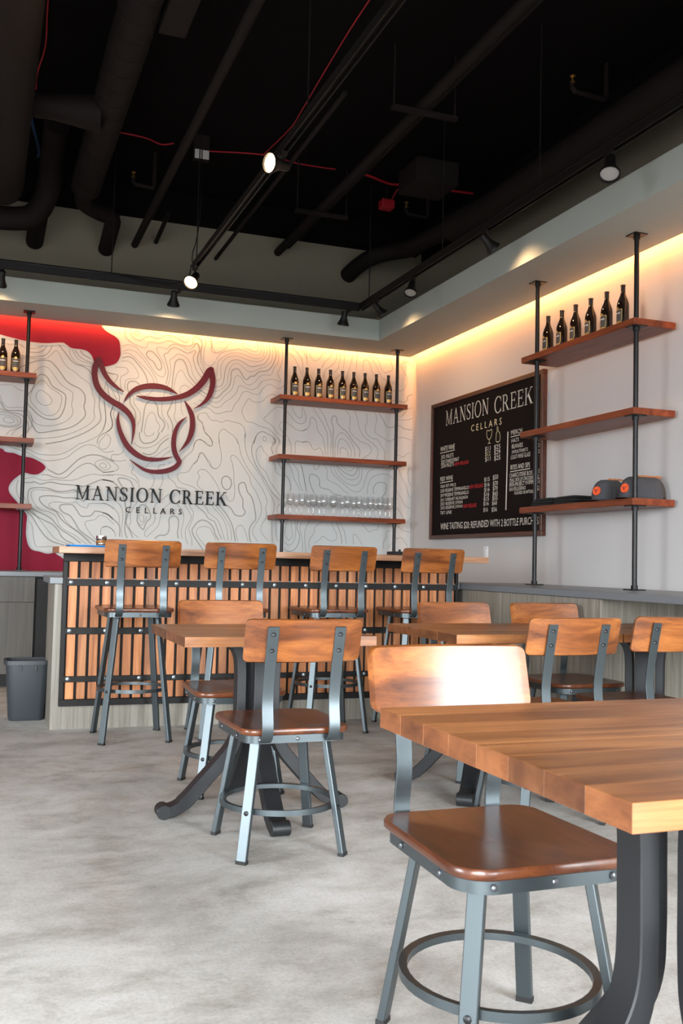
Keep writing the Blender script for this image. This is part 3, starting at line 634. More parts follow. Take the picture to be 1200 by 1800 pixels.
# ------------------------------------------------------------------ serif capitals (unit cap height)
def ell(cx, cy, rx, ry, a0, a1, n=20): return [(cx + rx * math.cos(math.radians(a0 + (a1 - a0) * i / n)), cy + ry * math.sin(math.radians(a0 + (a1 - a0) * i / n))) for i in range(n + 1)]
def band(o_, i_): return [[o_[k], o_[k + 1], i_[k + 1], i_[k]] for k in range(len(o_) - 1)]
def rc(x0, y0, x1, y1): return [(x0, y0), (x1, y0), (x1, y1), (x0, y1)]
def serif(ch, T=0.15, t=0.055, s=0.05):
    sf = lambda x, y, w=.09, ww=T: rc(x - w, y, x + ww + w, y + s)
    if ch == 'I': return [rc(.12, 0, .12 + T, 1), sf(.12, 0), sf(.12, 1 - s)], .24 + T
    if ch == 'N': return [rc(.14, 0, .14 + t, 1), rc(.80, 0, .80 + t, 1), [(.08, 1), (.08 + T + .06, 1), (.80 + t, 0), (.80 + t - .1, 0)], sf(.14, 0, .10, t), sf(.80, 1 - s, .10, t), rc(.0, 1 - s, .2, 1)], .98
    if ch == 'M': return [rc(.15, 0, .15 + t, 1), rc(.90, 0, .90 + T, 1), [(.10, 1), (.10 + T + .04, 1), (.60, .04), (.55, .04)], [(.55, .04), (.55 + t, .04), (.93 + t, 1), (.93, 1)], sf(.15, 0, .10, t), sf(.90, 0), rc(.02, 1 - s, .2, 1), rc(.9, 1 - s, 1.14, 1)], 1.16
    if ch == 'A': return [[(.12, 0), (.12 + t, 0), (.46 + t * .6, .94), (.44, 1)], [(.74, 0), (.74 + T, 0), (.50, 1.02), (.41, 1.0)], rc(.25, .32, .70, .32 + t), rc(.02, 0, .28, s), rc(.62, 0, .99, s)], 1.0
    if ch == 'E': return [rc(.12, 0, .12 + T, 1), rc(.02, 0, .72, t), rc(.02, 1 - t, .68, 1), rc(.2, .49, .54, .49 + t), [(.66, 0), (.72, 0), (.74, .24), (.70, .24)], [(.64, 1), (.68, 1), (.70, .77), (.66, .77)], rc(.52, .40, .56, .64)], .78
    if ch == 'O': return band(ell(.52, .5, .48, .53, 0, 360, 36), ell(.52, .5, .48 - T, .53 - t, 0, 360, 36)), 1.04
    if ch == 'C': return band(ell(.52, .5, .48, .53, 42, 318, 30), ell(.54, .5, .48 - T * 1.02, .53 - t, 42, 318, 30)) + [rc(.86, .68, .90, .98), rc(.86, .04, .90, .26)], .96
    if ch == 'R':
        b = band(ell(.38, .735, .30, .265, -90, 90, 14), ell(.38, .735, .30 - T, .265 - t, -90, 90, 14))
        return b + [rc(.12, 0, .12 + T, 1), rc(.2, 1 - t, .38, 1), rc(.2, .47, .38, .47 + t), sf(.12, 0), rc(.02, 1 - s, .3, 1), [(.38, .5), (.38 + T, .5), (.88, 0), (.70, 0)], rc(.66, 0, .95, s)], .95
    if ch == 'K': return [rc(.12, 0, .12 + T, 1), sf(.12, 0), sf(.12, 1 - s), [(.26, .40), (.26, .46), (.76, 1), (.82, 1)], [(.36, .56), (.50, .64), (.92, 0), (.74, 0)], rc(.66, 1 - s, .92, 1), rc(.66, 0, 1.0, s)], 1.0
    if ch == 'S':
        c = catmull([(.60, .74), (.56, .90), (.36, .97), (.16, .88), (.13, .72), (.26, .58), (.46, .46), (.60, .30), (.54, .11), (.32, .03), (.12, .10), (.08, .28)], 5)
        n = len(c); q = []
        for i in range(n):
            a, b = c[max(i - 1, 0)], c[min(i + 1, n - 1)]; dx, dy = b[0] - a[0], b[1] - a[1]; l = math.hypot(dx, dy) or 1
            u = i / (n - 1); h = t * .5 + (T * .5 - t * .5 + .01) * max(0, 1 - abs(u - .5) * 3.2) 
            q.append(((c[i][0] - dy / l * h, c[i][1] + dx / l * h), (c[i][0] + dy / l * h, c[i][1] - dx / l * h)))
        return [[q[i][0], q[i + 1][0], q[i + 1][1], q[i][1]] for i in range(n - 1)] + [rc(.58, .70, .62, .96), rc(.06, .05, .10, .32)], .72
def serif_line(text, T=0.15, t=0.055, gap=0.13, space=0.5):
    """list of (char, polys, x) and the total width"""
    x = 0; out = []
    for ch in text:
        if ch == ' ': x += space; continue
        p, w = serif(ch, T, t); out.append((ch, p, x)); x += w + gap
    return out, x - gap
def font_mesh(text, name='lettering', depth=0.0, space=1.0):
    cu = bpy.data.curves.new(name, 'FONT'); cu.body = text; cu.size = 1.0; cu.extrude = depth; cu.resolution_u = 2; cu.space_character = space
    t = bpy.data.objects.new(name, cu); COL.objects.link(t); bpy.context.view_layer.update()
    me = bpy.data.meshes.new_from_object(t.evaluated_get(bpy.context.evaluated_depsgraph_get()))
    bpy.data.objects.remove(t); bpy.data.curves.remove(cu); me.name = name
    return me
# raised wall letters
sign = empty('wall_lettering', (0.797, YB, 1.543)); tag(sign, 'raised dark serif letters reading MANSION CREEK on the mural wall', 'wall sign')
LT, LW = serif_line('MANSION CREEK', 0.15, 0.06, 0.12, 0.48); sx = (2.162 - 0.797) / LW; CH = 0.125
for ch, polys, x in LT:
    mb = MB()
    for p in polys: mb.prism(p, lambda u, v, w: ((u + x) * sx, -.014 - w, v * CH), 0.016)
    obj('letter', mb, M['sign_black'], sign)
sign2 = empty('wall_lettering', (1.237, YB, 1.444)); tag(sign2, 'small raised sans letters reading CELLARS below the serif letters', 'wall sign')
CX7 = [f * .513 for f in (0, .188, .337, .485, .604, .782, .931)]
for i, ch in enumerate('CELLARS'):
    me = font_mesh(ch, 'letter', 0.012)
    xs = [v.co.x for v in me.vertices]; ys = [v.co.y for v in me.vertices]; k = 0.052 / (max(ys) - min(ys)); x0, y0 = min(xs), min(ys)
    for v in me.vertices: v.co = Vector((CX7[i] + (v.co.x - x0) * k, -.014 - .008 - v.co.z * .6, (v.co.y - y0) * k))
    obj('letter', me, M['sign_black'], sign2)

# ------------------------------------------------------------------ pipe shelving
def flange(mb, x, y, z, up_):
    s = 0.047; z0, z1 = (z - .007, z) if up_ else (z, z + .007)
    mb.box(x - s, x + s, y - s, y + s, z0, z1)
    mb.tube([(x, y, z - .03 if up_ else z), (x, y, z if up_ else z + .03)], .021, 12)
SHELF_Z = (2.572, 2.022, 1.470); TH = 0.043
def pipe_run(x, y, label):
    t = empty('shelf_pipe', (x, y, 0.912)); tag(t, label, 'pipe', 'black pipes carrying the shelves')
    levels = [3.10] + list(SHELF_Z) + [0.912]
    for i in range(4):
        top = levels[i] if i == 0 else levels[i] - TH; bot = levels[i + 1]
        obj('pipe_section', MB().tube([(0, 0, bot - .912 + .002), (0, 0, top - .912 - .002)], .0155, 12).mesh('pipe_section', smooth=True), M['pipe'], t)
        fm = MB(); flange(fm, 0, 0, top - .912, True); obj('flange', fm, M['pipe'], t)
    fm = MB(); flange(fm, 0, 0, 0, False); obj('flange', fm, M['pipe'], t)
pipe_run(2.62, 8.60, 'black iron pipe on the left of the bottle and glass shelves')
pipe_run(3.74, 8.60, 'black iron pipe in the corner, right of the wine glasses')
pipe_run(0.344, 8.60, 'black iron pipe at the far left before the crimson print')
pipe_run(3.74, 6.08, 'black iron pipe crossing in front of the chalkboard')
pipe_run(3.74, 4.945, 'black iron pipe on the white wall nearest the camera')
names = ['top', 'middle', 'bottom']
for i, z in enumerate(SHELF_Z):
    o = obj('wall_shelf', box_mesh('wall_shelf', -.641, .641, -.1535, .1535, -TH, 0, .003), M['shelf_wood'], None, (3.194, 8.7035, z)); tag(o, names[i] + ' reddish wood shelf of the unit in the mural corner', 'shelf', 'pipe shelves')
    o = obj('wall_shelf', box_mesh('wall_shelf', -.641, .641, -.1535, .1535, -TH, 0, .003), M['shelf_wood'], None, (-.221, 8.7035, z)); tag(o, names[i] + ' reddish wood shelf of the unit cut off by the left edge', 'shelf', 'pipe shelves')
    o = obj('wall_shelf', box_mesh('wall_shelf', -.155, .155, -.66, .66, -TH, 0, .003), M['shelf_wood_y'], None, (3.85, 5.565, z)); tag(o, names[i] + ' reddish wood shelf of the unit on the white wall', 'shelf', 'pipe shelves')

# ------------------------------------------------------------------ bar
BX0, BX1, BY = 0.454, 3.17, 6.147
o = obj('bar_cabinet', MB().box(BX0, BX1, BY, 6.70, 0.0, 0.872).box(3.10, BX1, BY, 6.70, .872, .8721), M['laminate']); tag(o, 'grey wood-look laminate base under the slatted bar', 'cabinet')
o = obj('work_counter', box_mesh('work_counter', 0.422, 3.165, 6.118, 6.72, .874, .912, .002), M['slab']); tag(o, 'grey slab worktop poking out left of the slatted bar front', 'worktop')
panel = empty('bar_slat_panel', (0.498, BY, 0.142)); tag(panel, 'bar front of vertical wood slats in a black steel frame', 'bar front')
PW = 3.150 - 0.498; PH = 1.058 - .142; D0 = -.030
obj('backing', MB().box(.005, PW - .005, -.012, 0.0, .005, PH), M['backing'], panel)
fr = .040
for nm, bx in (('frame_rail', (0, PW, 0, fr)), ('frame_rail', (0, PW, PH - .048, PH)), ('frame_rail', (0, .026, fr, PH - .048)), ('frame_rail', (PW - .02, PW, fr, PH - .048))):
    obj(nm, box_mesh(nm, bx[0], bx[1], -.040, -.001, bx[2], bx[3], .002), M['black_paint'], panel)
SPITCH = (PW - .046) / 39
slat_me = box_mesh('slat', -.0248, .0248, D0, -.012, fr + .001, PH - .049, .0015); slat_me.materials.append(M['slat_wood'])
for i in range(39):
    obj('slat', slat_me, None, panel, (.026 + SPITCH * (i + .5), 0, 0))
bolt_me = MB().lathe([(.0125, 0), (.0125, .003), (.0085, .004), (.0085, .009), (.004, .0105)], 10).mesh('bolt', smooth=True); bolt_me.materials.append(M['zinc'])
for z0, z1 in ((.8635, .9045), (.572, .613), (.286, .322)):
    r = obj('cross_rail', box_mesh('cross_rail', .018, PW - .012, -.0465, -.0405, z0 - .142, z1 - .142, .0015), M['black_paint'], panel)
    for k in range(13): obj('bolt', bolt_me, None, r, (.047 + k * .2125, -.0465, (z0 + z1) / 2 - .142), (math.radians(90), 0, 0))
top = empty('bar_counter', (0.452, 5.90, 1.0585)); tag(top, 'long wooden bar top above the slatted front', 'bar counter')
for i in range(5): obj('plank', box_mesh('plank', 0, 3.272 - .452, i * .104, i * .104 + .1032, 0, .039, .002), M['bar_wood'], top)

# ------------------------------------------------------------------ counters along the walls
o = obj('side_counter', box_mesh('side_counter', 3.175, XR - .004, YR + .1, 6.70, .874, .912, .002), M['slab']); tag(o, 'grey slab counter running along the white wall', 'worktop')
cab = empty('side_cabinet', (3.215, 5.3, 0)); tag(cab, 'grey wood-look cabinet under the counter beside the bar', 'cabinet')
obj('body', MB().box(.002, .80, -.76, 1.38, .0, .872), M['laminate'], cab)
for a, b in ((-.78, -.76), (-.757, .30), (.303, .833)): obj('panel', box_mesh('panel', -.018, 0, a, b, .003, .871, .001), M['laminate'], cab)
o = obj('wall_panel', MB().box(3.84, XR - .003, YR + .1, 4.535, 0, .872), M['laminate']); tag(o, 'recessed grey laminate panel in the knee space under the counter', 'wall panel')
o = obj('back_counter', box_mesh('back_counter', XL + .02, 2.9, 8.17, YB - .004, .874, .912, .002), M['slab']); tag(o, 'grey slab counter under the mural wall at the left', 'worktop')
cab = empty('back_cabinet', (-.08, 8.2, 0)); tag(cab, 'shade-darkened laminate base cabinet at the left behind the waste bin', 'cabinet')
obj('body', MB().box(-.45, .535, .005, .66, .1, .872), M['laminate_shaded'], cab)
obj('toe_kick', MB().box(-.45, .535, .06, .62, .0, .0995), M['black_paint'], cab)
obj('drawer_front', box_mesh('drawer_front', -.445, .532, -.018, .004, .672, .868, .001), M['laminate_shaded'], cab)
obj('door', box_mesh('door', -.445, .532, -.018, .004, .105, .668, .001), M['laminate_shaded'], cab)
cab2 = empty('back_cabinet', (-1.55, 8.2, 0)); tag(cab2, 'shade-darkened laminate base cabinet beyond the left edge of the picture', 'cabinet')
obj('body', MB().box(-.45, 1.0, .005, .66, .0, .872), M['laminate_shaded'], cab2)
obj('door', box_mesh('door', -.445, .99, -.018, .004, .105, .868, .001), M['laminate_shaded'], cab2)
fr_ = empty('undercounter_fridge', (.80, 8.2, 0)); tag(fr_, 'black undercounter fridge between the left cabinet and the bar', 'fridge')
obj('body', MB().box(-.34, .34, .03, .62, .0, .872), M['black_paint'], fr_)
obj('door', box_mesh('door', -.335, .335, -.01, .028, .08, .86, .004), M['black_paint'], fr_)
obj('handle', MB().tube([(-.25, -.04, .82), (.25, -.04, .82)], .009, 8).box(-.25, -.235, -.04, -.01, .812, .828).box(.235, .25, -.04, -.01, .812, .828), M['zinc'], fr_)

# waste bin
bin_ = empty('waste_bin', (0.338, 6.60, 0)); tag(bin_, 'charcoal plastic waste bin standing left of the bar', 'bin')
def rr3(w, d, r, z): return [(x, y, z) for x, y in rrect(w, d, r, 4)]
mb = MB(); mb.loft([rr3(.205, .17, .04, .0), rr3(.215, .178, .04, .012), rr3(.262, .222, .045, .36)]); mb.loft([rr3(.246, .206, .04, .358), rr3(.20, .16, .035, .02)], True)
obj('body', mb.mesh('body', smooth=True), M['bin'], bin_)
ri = MB(); A, B_, C_, D_ = rr3(.262, .222, .045, .352), rr3(.288, .246, .05, .352), rr3(.288, .246, .05, .378), rr3(.258, .216, .045, .378)
ri.loft([A, B_, C_, D_, A], False); obj('rim', ri.mesh('rim', smooth=True), M['bin'], bin_)
for x in (-.045, .045): obj('rib', box_mesh('rib', x - .006, x + .006, -.121, -.108, .31, .351, .002), M['bin'], bin_)

# light switch on the white wall
sw = empty('light_switch', (XR, 7.324, 1.148)); tag(sw, 'white light switch plate on the wall beyond the bar end', 'light switch')
obj('plate', box_mesh('plate', -.006, 0, -.036, .036, -.058, .058, .002), M['white_plastic'], sw)
obj('rocker', box_mesh('rocker', -.010, -.006, -.016, .016, -.033, .033, .001), M['white_plastic'], sw)

# ------------------------------------------------------------------ chairs and bar stools (local: sitter faces +Y, floor at z = 0)
def seat_outline(w, d, n=8):
    """rounded seat, a little wider in front"""
    pts = []
    hw_b, hw_f = w / 2 * .95, w / 2; r_b, r_f = .055, .075
    for (x, y, r, a) in ((hw_f - r_f, d / 2 - r_f, r_f, 0), (-hw_f + r_f, d / 2 - r_f, r_f, 90), (-hw_b + r_b, -d / 2 + r_b, r_b, 180), (hw_b - r_b, -d / 2 + r_b, r_b, 270)):
        for k in range(n + 1):
            t = math.radians(a + 90 * k / n); pts.append((x + r * math.cos(t), y + r * math.sin(t)))
    return pts
def seat_mesh(zt):
    """saddle seat: rings shrink inward while the middle dips"""
    out = seat_outline(.415, .452); secs = []
    secs.append([(x * .975, y * .975, zt - .024) for x, y in out])
    secs.append([(x * .998, y * .998, zt - .019) for x, y in out])
    secs.append([(x, y, zt - .007) for x, y in out]); secs.append([(x * .985, y * .985, zt - .001) for x, y in out])
    for s in (.9, .75, .55, .3, .05):
        secs.append([(x * s, y * s, zt - .011 * (1 - s ** 2) * (1.0 if y * s < .08 else .75)) for x, y in out])
    return MB().loft(secs).mesh('seat', smooth=True, angle=50)
def bar_path(pts, w, th):
    """flat bar of width w (along x) following (y,z) points"""
    n = len(pts); secs = []
    for i in range(n):
        a, b = pts[max(i - 1, 0)], pts[min(i + 1, n - 1)]; dy, dz = b[0] - a[0], b[1] - a[1]; l = math.hypot(dy, dz)
        ny, nz = -dz / l, dy / l; y, z = pts[i]
        secs.append([(-w / 2, y - ny * th / 2, z - nz * th / 2), (w / 2, y - ny * th / 2, z - nz * th / 2), (w / 2, y + ny * th / 2, z + nz * th / 2), (-w / 2, y + ny * th / 2, z + nz * th / 2)])
    return MB().loft(secs)
rivet_me = MB().lathe([(.0075, 0), (.007, .003), (.004, .005), (.001, .0056)], 10).mesh('rivet', smooth=True); rivet_me.materials.append(M['bolt'])
screw_me = MB().lathe([(.0085, 0), (.0085, .002), (.006, .004), (.001, .0046)], 10).mesh('screw', smooth=True); screw_me.materials.append(M['screw'])
def make_chair(name, zt, foot, toph, ring_z, ring_r):
    t = empty(name)
    obj('seat', seat_mesh(zt), M['seat_wood'], t)
    # steel apron band under the seat
    out = seat_outline(.392, .428); z1, z0 = zt - .0245, zt - .052
    secs = [[(x, y, z0) for x, y in out], [(x, y, z1) for x, y in out], [(x * .96, y * .96, z1) for x, y in out], [(x * .96, y * .96, z0) for x, y in out]]
    secs.append(secs[0]); fr = obj('seat_frame', MB().loft(secs, False).mesh('seat_frame', smooth=True), M['steel'], t)
    zr = (z0 + z1) / 2
    for (x, y, rz) in ((-.135, -.214, 0), (0, -.214, 0), (.135, -.214, 0), (-.135, .214, 180), (0, .214, 180), (.135, .214, 180), (-.190, -.10, -90), (-.194, .10, -90), (.190, -.10, 90), (.194, .10, 90)):
        obj('rivet', rivet_me, None, fr, (x, y, zr), (math.radians(90), 0, math.radians(rz)))
    # cross bars carrying the seat
    for y in (-.13, .13): obj('seat_rail', box_mesh('seat_rail', -.175, .175, y - .015, y + .015, z0 + .001, z0 + .013), M['steel'], t)
    # backrest straps
    dz = zt - .46
    P = catmull([(-.12, .4125), (-.185, .412), (-.226, .417), (-.2475, .438), (-.2530, .475), (-.2430, .545), (-.249, .615), (-.2715, .720), (-.2960, .815)], 4)
    P = [(y, z + dz) for y, z in P]
    sme = bar_path(P, .040, .0075).mesh('back_strap', .0012, 1, True, 35); sme.materials.append(M['steel'])
    a = math.atan2(.0245, .095)
    for s in (-1, 1):
        st = obj('back_strap', sme, None, t, (s * .121, 0, 0))
        for z in (.790, .734):
            k = min(range(len(P) - 1), key=lambda q: abs(P[q][1] - z - dz)); f = (z + dz - P[k][1]) / (P[k + 1][1] - P[k][1]); y = P[k][0] + (P[k + 1][0] - P[k][0]) * f
            obj('screw', screw_me, None, st, (0, y - .0036, z + dz - .0011), (math.radians(90) - a, 0, 0))
    # curved backrest plank, tilted with the straps
    nb = 14; W2 = .209; th = .021; H = .157; rad = .62; secs = []
    r0 = .018
    us = [-W2, -W2 + .0015, -W2 + .004, -W2 + .008, -W2 + .013] + [-W2 + .018 + (2 * W2 - .036) * k / 10 for k in range(11)] + [W2 - .013, W2 - .008, W2 - .004, W2 - .0015, W2]
    for x in us:
        dy = rad - math.sqrt(rad * rad - x * x)
        e = max(0, abs(x) - (W2 - r0)); h0 = r0 - math.sqrt(max(r0 * r0 - e * e, 0)) if e > 0 else 0
        ang = math.asin(x / rad); q = []
        for (hh, tt) in ((h0, 0), (h0 + .004, -.5), (H - h0 - .004, -.5), (H - h0, 0), (H - h0 - .004, .5), (h0 + .004, .5)):
            yy = dy + tt * th * math.cos(ang); xx = x - tt * th * math.sin(ang)
            q.append((xx, yy - (hh - H / 2) * math.sin(a), (hh - H / 2) * math.cos(a)))
        secs.append(q)
    bk = obj('backrest', MB().loft(secs).mesh('backrest', smooth=True, angle=38), M['chair_wood'], t, (0, -.2800, .7655 + dz))
    # four legs turned to the diagonal, with rubber feet
    for sx in (-1, 1):
        for sy in (-1, 1):
            A_ = Vector((sx * toph[0], sy * toph[1], z0 + .012)); B = Vector((sx * foot[0], sy * foot[1], .008)); d = (B - A_).normalized()
            nrm = Vector((sx, sy, 0)).normalized(); tan = Vector((-sy, sx, 0)).normalized(); ww, tt = .0185, .0095
            q = [[p + tan * (i * ww) + nrm * (j * tt) for i, j in ((-1, -1), (1, -1), (1, 1), (-1, 1))] for p in (A_, B)]
            lg = obj('leg', MB().loft(q).mesh('leg', .002, 1), M['steel'], t)
            q = [[Vector((B.x, B.y, zz)) + tan * (i * (ww + .001)) + nrm * (j * (tt + .001)) for i, j in ((-1, -1), (1, -1), (1, 1), (-1, 1))] for zz in (0, .012)]
            obj('foot_cap', MB().loft(q), M['rubber'], lg)
            f = (A_.z - ring_z) / (A_.z - B.z); c = A_ + (B - A_) * f + nrm * tt
            obj('bolt', screw_me, None, lg, c, (math.radians(90), 0, math.atan2(nrm.y, nrm.x) + math.radians(90)))
    # foot ring of square section
    n = 40; secs = []
    for k in range(n + 1):
        c, s_ = math.cos(2 * math.pi * k / n), math.sin(2 * math.pi * k / n)
        secs.append([(c * (ring_r + i), s_ * (ring_r + i) * 1.03, ring_z + j) for i, j in ((-.009, -.008), (.009, -.010), (.009, .010), (-.009, .008))])
    obj('foot_ring', MB().loft(secs, False).mesh('foot_ring', smooth=True), M['steel'], t)
    return t
CH_ = make_chair('dining_chair', .460, (.184, .194), (.128, .138), .166, .205)
spots = [ (1.077, 3.495, 0, 'low wooden chair seen from behind, pushed toward the small centre table'),
          (1.132, 4.435, 180, 'low wooden chair facing the camera behind the small centre table'),
          (1.088, 1.893, 180, 'nearest low chair, glare on its backrest, at the foreground table'),
          (2.39, 4.42, 180, 'low chair facing the camera in front of the bar end, behind the right tables'),
          (2.945, 4.42, 180, 'low chair facing the camera in front of the grey side cabinet'),
          (2.245, 3.600, 0, 'low chair seen from behind at the right tables, fully in the picture'),
          (2.808, 3.690, 0, 'low chair seen from behind, cut off by the right edge'),
          (1.185, .965, 0, 'chair under the foreground table with only a seat corner showing at the right edge')]
for i, (x, y, a, lb) in enumerate(spots):
    c = CH_ if i == 0 else copy_tree(CH_)
    c.location = (x, y, 0); c.rotation_euler = (0, 0, math.radians(a)); tag(c, lb, 'chair', 'low wood and steel dining chairs')
ST_ = make_chair('bar_stool', .757, (.187, .203), (.116, .126), .288, .192)
for i, (x, y, lb) in enumerate([(.880, 5.79, 'leftmost high bar stool with full legs showing by the bar'),
                                (1.442, 5.79, 'second bar stool from the left, partly behind the centre table chair'),
                                (2.092, 5.82, 'third bar stool from the left, behind the nearer centre chair'),
                                (2.682, 5.80, 'rightmost bar stool at the end of the slatted bar')]):
    c = ST_ if i == 0 else copy_tree(ST_)
    c.location = (x, y, 0); tag(c, lb, 'bar stool', 'bar stools along the bar')

# ------------------------------------------------------------------ pedestal tables
def arm_mesh():
    c = catmull([(.150, .703), (.108, .688), (.082, .650), (.073, .590), (.072, .50), (.072, .40), (.080, .325), (.108, .262), (.158, .202), (.222, .132), (.275, .075), (.315, .043), (.352, .030), (.378, .030)], 4)
    n = len(c); secs = []
    for i in range(n):
        a, b = c[max(i - 1, 0)], c[min(i + 1, n - 1)]; dr, dz = b[0] - a[0], b[1] - a[1]; l = math.hypot(dr, dz); nr, nz = -dz / l, dr / l
        r, z = c[i]; th = .019 + .007 * max(0, min(1, (.38 - z) / .15)) * (1 if z > .05 else .55); w = .035
        secs.append([(r + nr * k * th, j * w, max(z + nz * k * th, .001)) for k, j in ((-1, -1), (-1, 1), (1, 1), (1, -1))])
    return MB().loft(secs).mesh('pedestal_leg', .003, 1, True, 35)
arm_me = arm_mesh(); arm_me.materials.append(M['iron'])
toe_me = MB().loft([[(.375 + .030 * math.cos(t), y, .030 + .029 * math.sin(t)) for t in [k * math.pi / 8 for k in range(16)]] for y in (-.036, .036)]).mesh('toe', .002, 1, True, 35); toe_me.materials.append(M['iron'])
def make_table(x0, x1, y0, y1, rot, label, np_=8, off=(0, 0, 0)):
    cx, cy = (x0 + x1) / 2, (y0 + y1) / 2; z = .750
    t = empty('pedestal_table', (cx, cy, 0)); tag(t, label, 'table', 'butcher block pedestal tables')
    wd = (y1 - y0) / np_
    for i in range(np_):
        pk = obj('plank', box_mesh('plank', x0 - cx, x1 - cx, y0 - cy + i * wd + .00005, y0 - cy + (i + 1) * wd - .00005, .712, z, .0005), M['table_wood'], t)
        pk.data.materials.append(M['end_grain'])
        for f in pk.data.polygons:
            if abs(f.normal.x) > .9: f.material_index = 1
    obj('top_plate', box_mesh('top_plate', -.19, .19, -.19, .19, .703, .7118), M['iron'], t, off, (0, 0, math.radians(rot)))
    for k in range(4):
        a = obj('pedestal_leg', arm_me, None, t, off, (0, 0, math.radians(rot + 90 * k)))
        obj('toe', toe_me, None, a)
make_table(.735, 1.500, 3.60, 4.335, 0, 'small square wooden table in the centre with cast iron legs')
make_table(1.882, 2.705, 3.655, 4.385, 52, 'wooden table in front of the bar end, behind the foreground table', 8, (-.045, .09, 0))
make_table(2.712, 3.500, 3.655, 4.385, 45, 'wooden table by the side counter, mostly beyond the right edge')
make_table(.765, 1.535, 1.012, 1.810, 0, 'foreground wooden table with thick butcher block top at the right', 8)

# ------------------------------------------------------------------ chalkboard menu
BOARD_TEXT = """m|MANSION|8.077|7.269|2.322|0.138
m|CREEK|7.175|6.565|2.311|0.135
w|CELLARS|7.578|7.048|2.208|0.057
h|WHITE WINE|8.176|7.887|2.092|0.044
w|2021 INLETS|8.160|7.909|2.020|0.035
w|2020 CHARDONNAY|8.158|7.798|1.975|0.035
w|2024 INLETS|8.157|7.899|1.937|0.035
r|NEW RELEASE|7.884|7.615|1.933|0.031
h|RED WINE|8.165|7.913|1.815|0.039
w|2020 SET PIECE|8.162|7.850|1.753|0.026
w|2020 RESERVE TEMPRANILLO|8.161|7.602|1.709|0.030
r|NEW RELEASE|7.589|7.347|1.708|0.032
w|2019 RESERVE TEMPRANILLO|8.159|7.605|1.666|0.031
w|2021 CABERNET SAUVIGNON|8.157|7.622|1.626|0.028
w|2021 RESERVE SYRAH|8.156|7.718|1.588|0.029
w|2022 RESERVE SYRAH|8.154|7.717|1.552|0.027
r|NEW RELEASE|7.701|7.455|1.545|0.033
w|TRY LINE|8.157|7.926|1.506|0.030
w|WINE TASTING $20: REFUNDED WITH 2 BOTTLE PURCHASE|8.147|6.433|1.367|0.059
w|$11|7.320|7.228|2.010|0.039
w|$12|7.318|7.227|1.967|0.039
w|$11|7.317|7.226|1.923|0.038
w|$25|7.166|7.063|2.008|0.040
w|$29|7.164|7.062|1.964|0.039
w|$25|7.163|7.060|1.918|0.039
w|$15|7.327|7.235|1.753|0.035
w|$16|7.325|7.234|1.709|0.034
w|$16|7.324|7.233|1.667|0.034
w|$16|7.329|7.238|1.628|0.034
w|$15|7.332|7.241|1.589|0.034
w|$16|7.335|7.244|1.550|0.032
w|$16|7.334|7.257|1.497|0.036
w|$50|7.179|7.092|1.759|0.039
w|$70|7.177|7.095|1.710|0.035
w|$70|7.178|7.098|1.669|0.035
w|$65|7.181|7.093|1.626|0.035
w|$55|7.184|7.096|1.586|0.036
w|$60|7.187|7.105|1.546|0.033
w|$56|7.192|7.105|1.493|0.037
h|MERCH|6.893|6.721|2.100|0.037
w|HATS|6.885|6.770|2.036|0.032
w|BEANIES|6.878|6.707|1.987|0.034
w|SWEATSHIRTS|6.877|6.632|1.946|0.027
w|LOGO WINE GLASS|6.888|6.595|1.902|0.034
w|$30|6.511|6.434|2.008|0.025
w|$20|6.510|6.436|1.959|0.029
w|$20|6.509|6.435|1.913|0.029
h|BITES AND SIPS|6.893|6.598|1.818|0.038
w|CHARCUTERIE BOX|6.907|6.561|1.755|0.034
w|SMALL BOX OF CRACKERS|6.906|6.551|1.718|0.030
w|BEER-PROJECT 9/10MM|6.905|6.546|1.682|0.032
w|SAN PELLEGRINO|6.908|6.658|1.646|0.029
w|-FLAVORED OR NATURAL|6.835|6.543|1.613|0.026
w|$16|6.502|6.432|1.758|0.036
w|$5|6.501|6.434|1.713|0.036
w|$10|6.500|6.427|1.679|0.031
w|$5|6.499|6.436|1.627|0.038"""

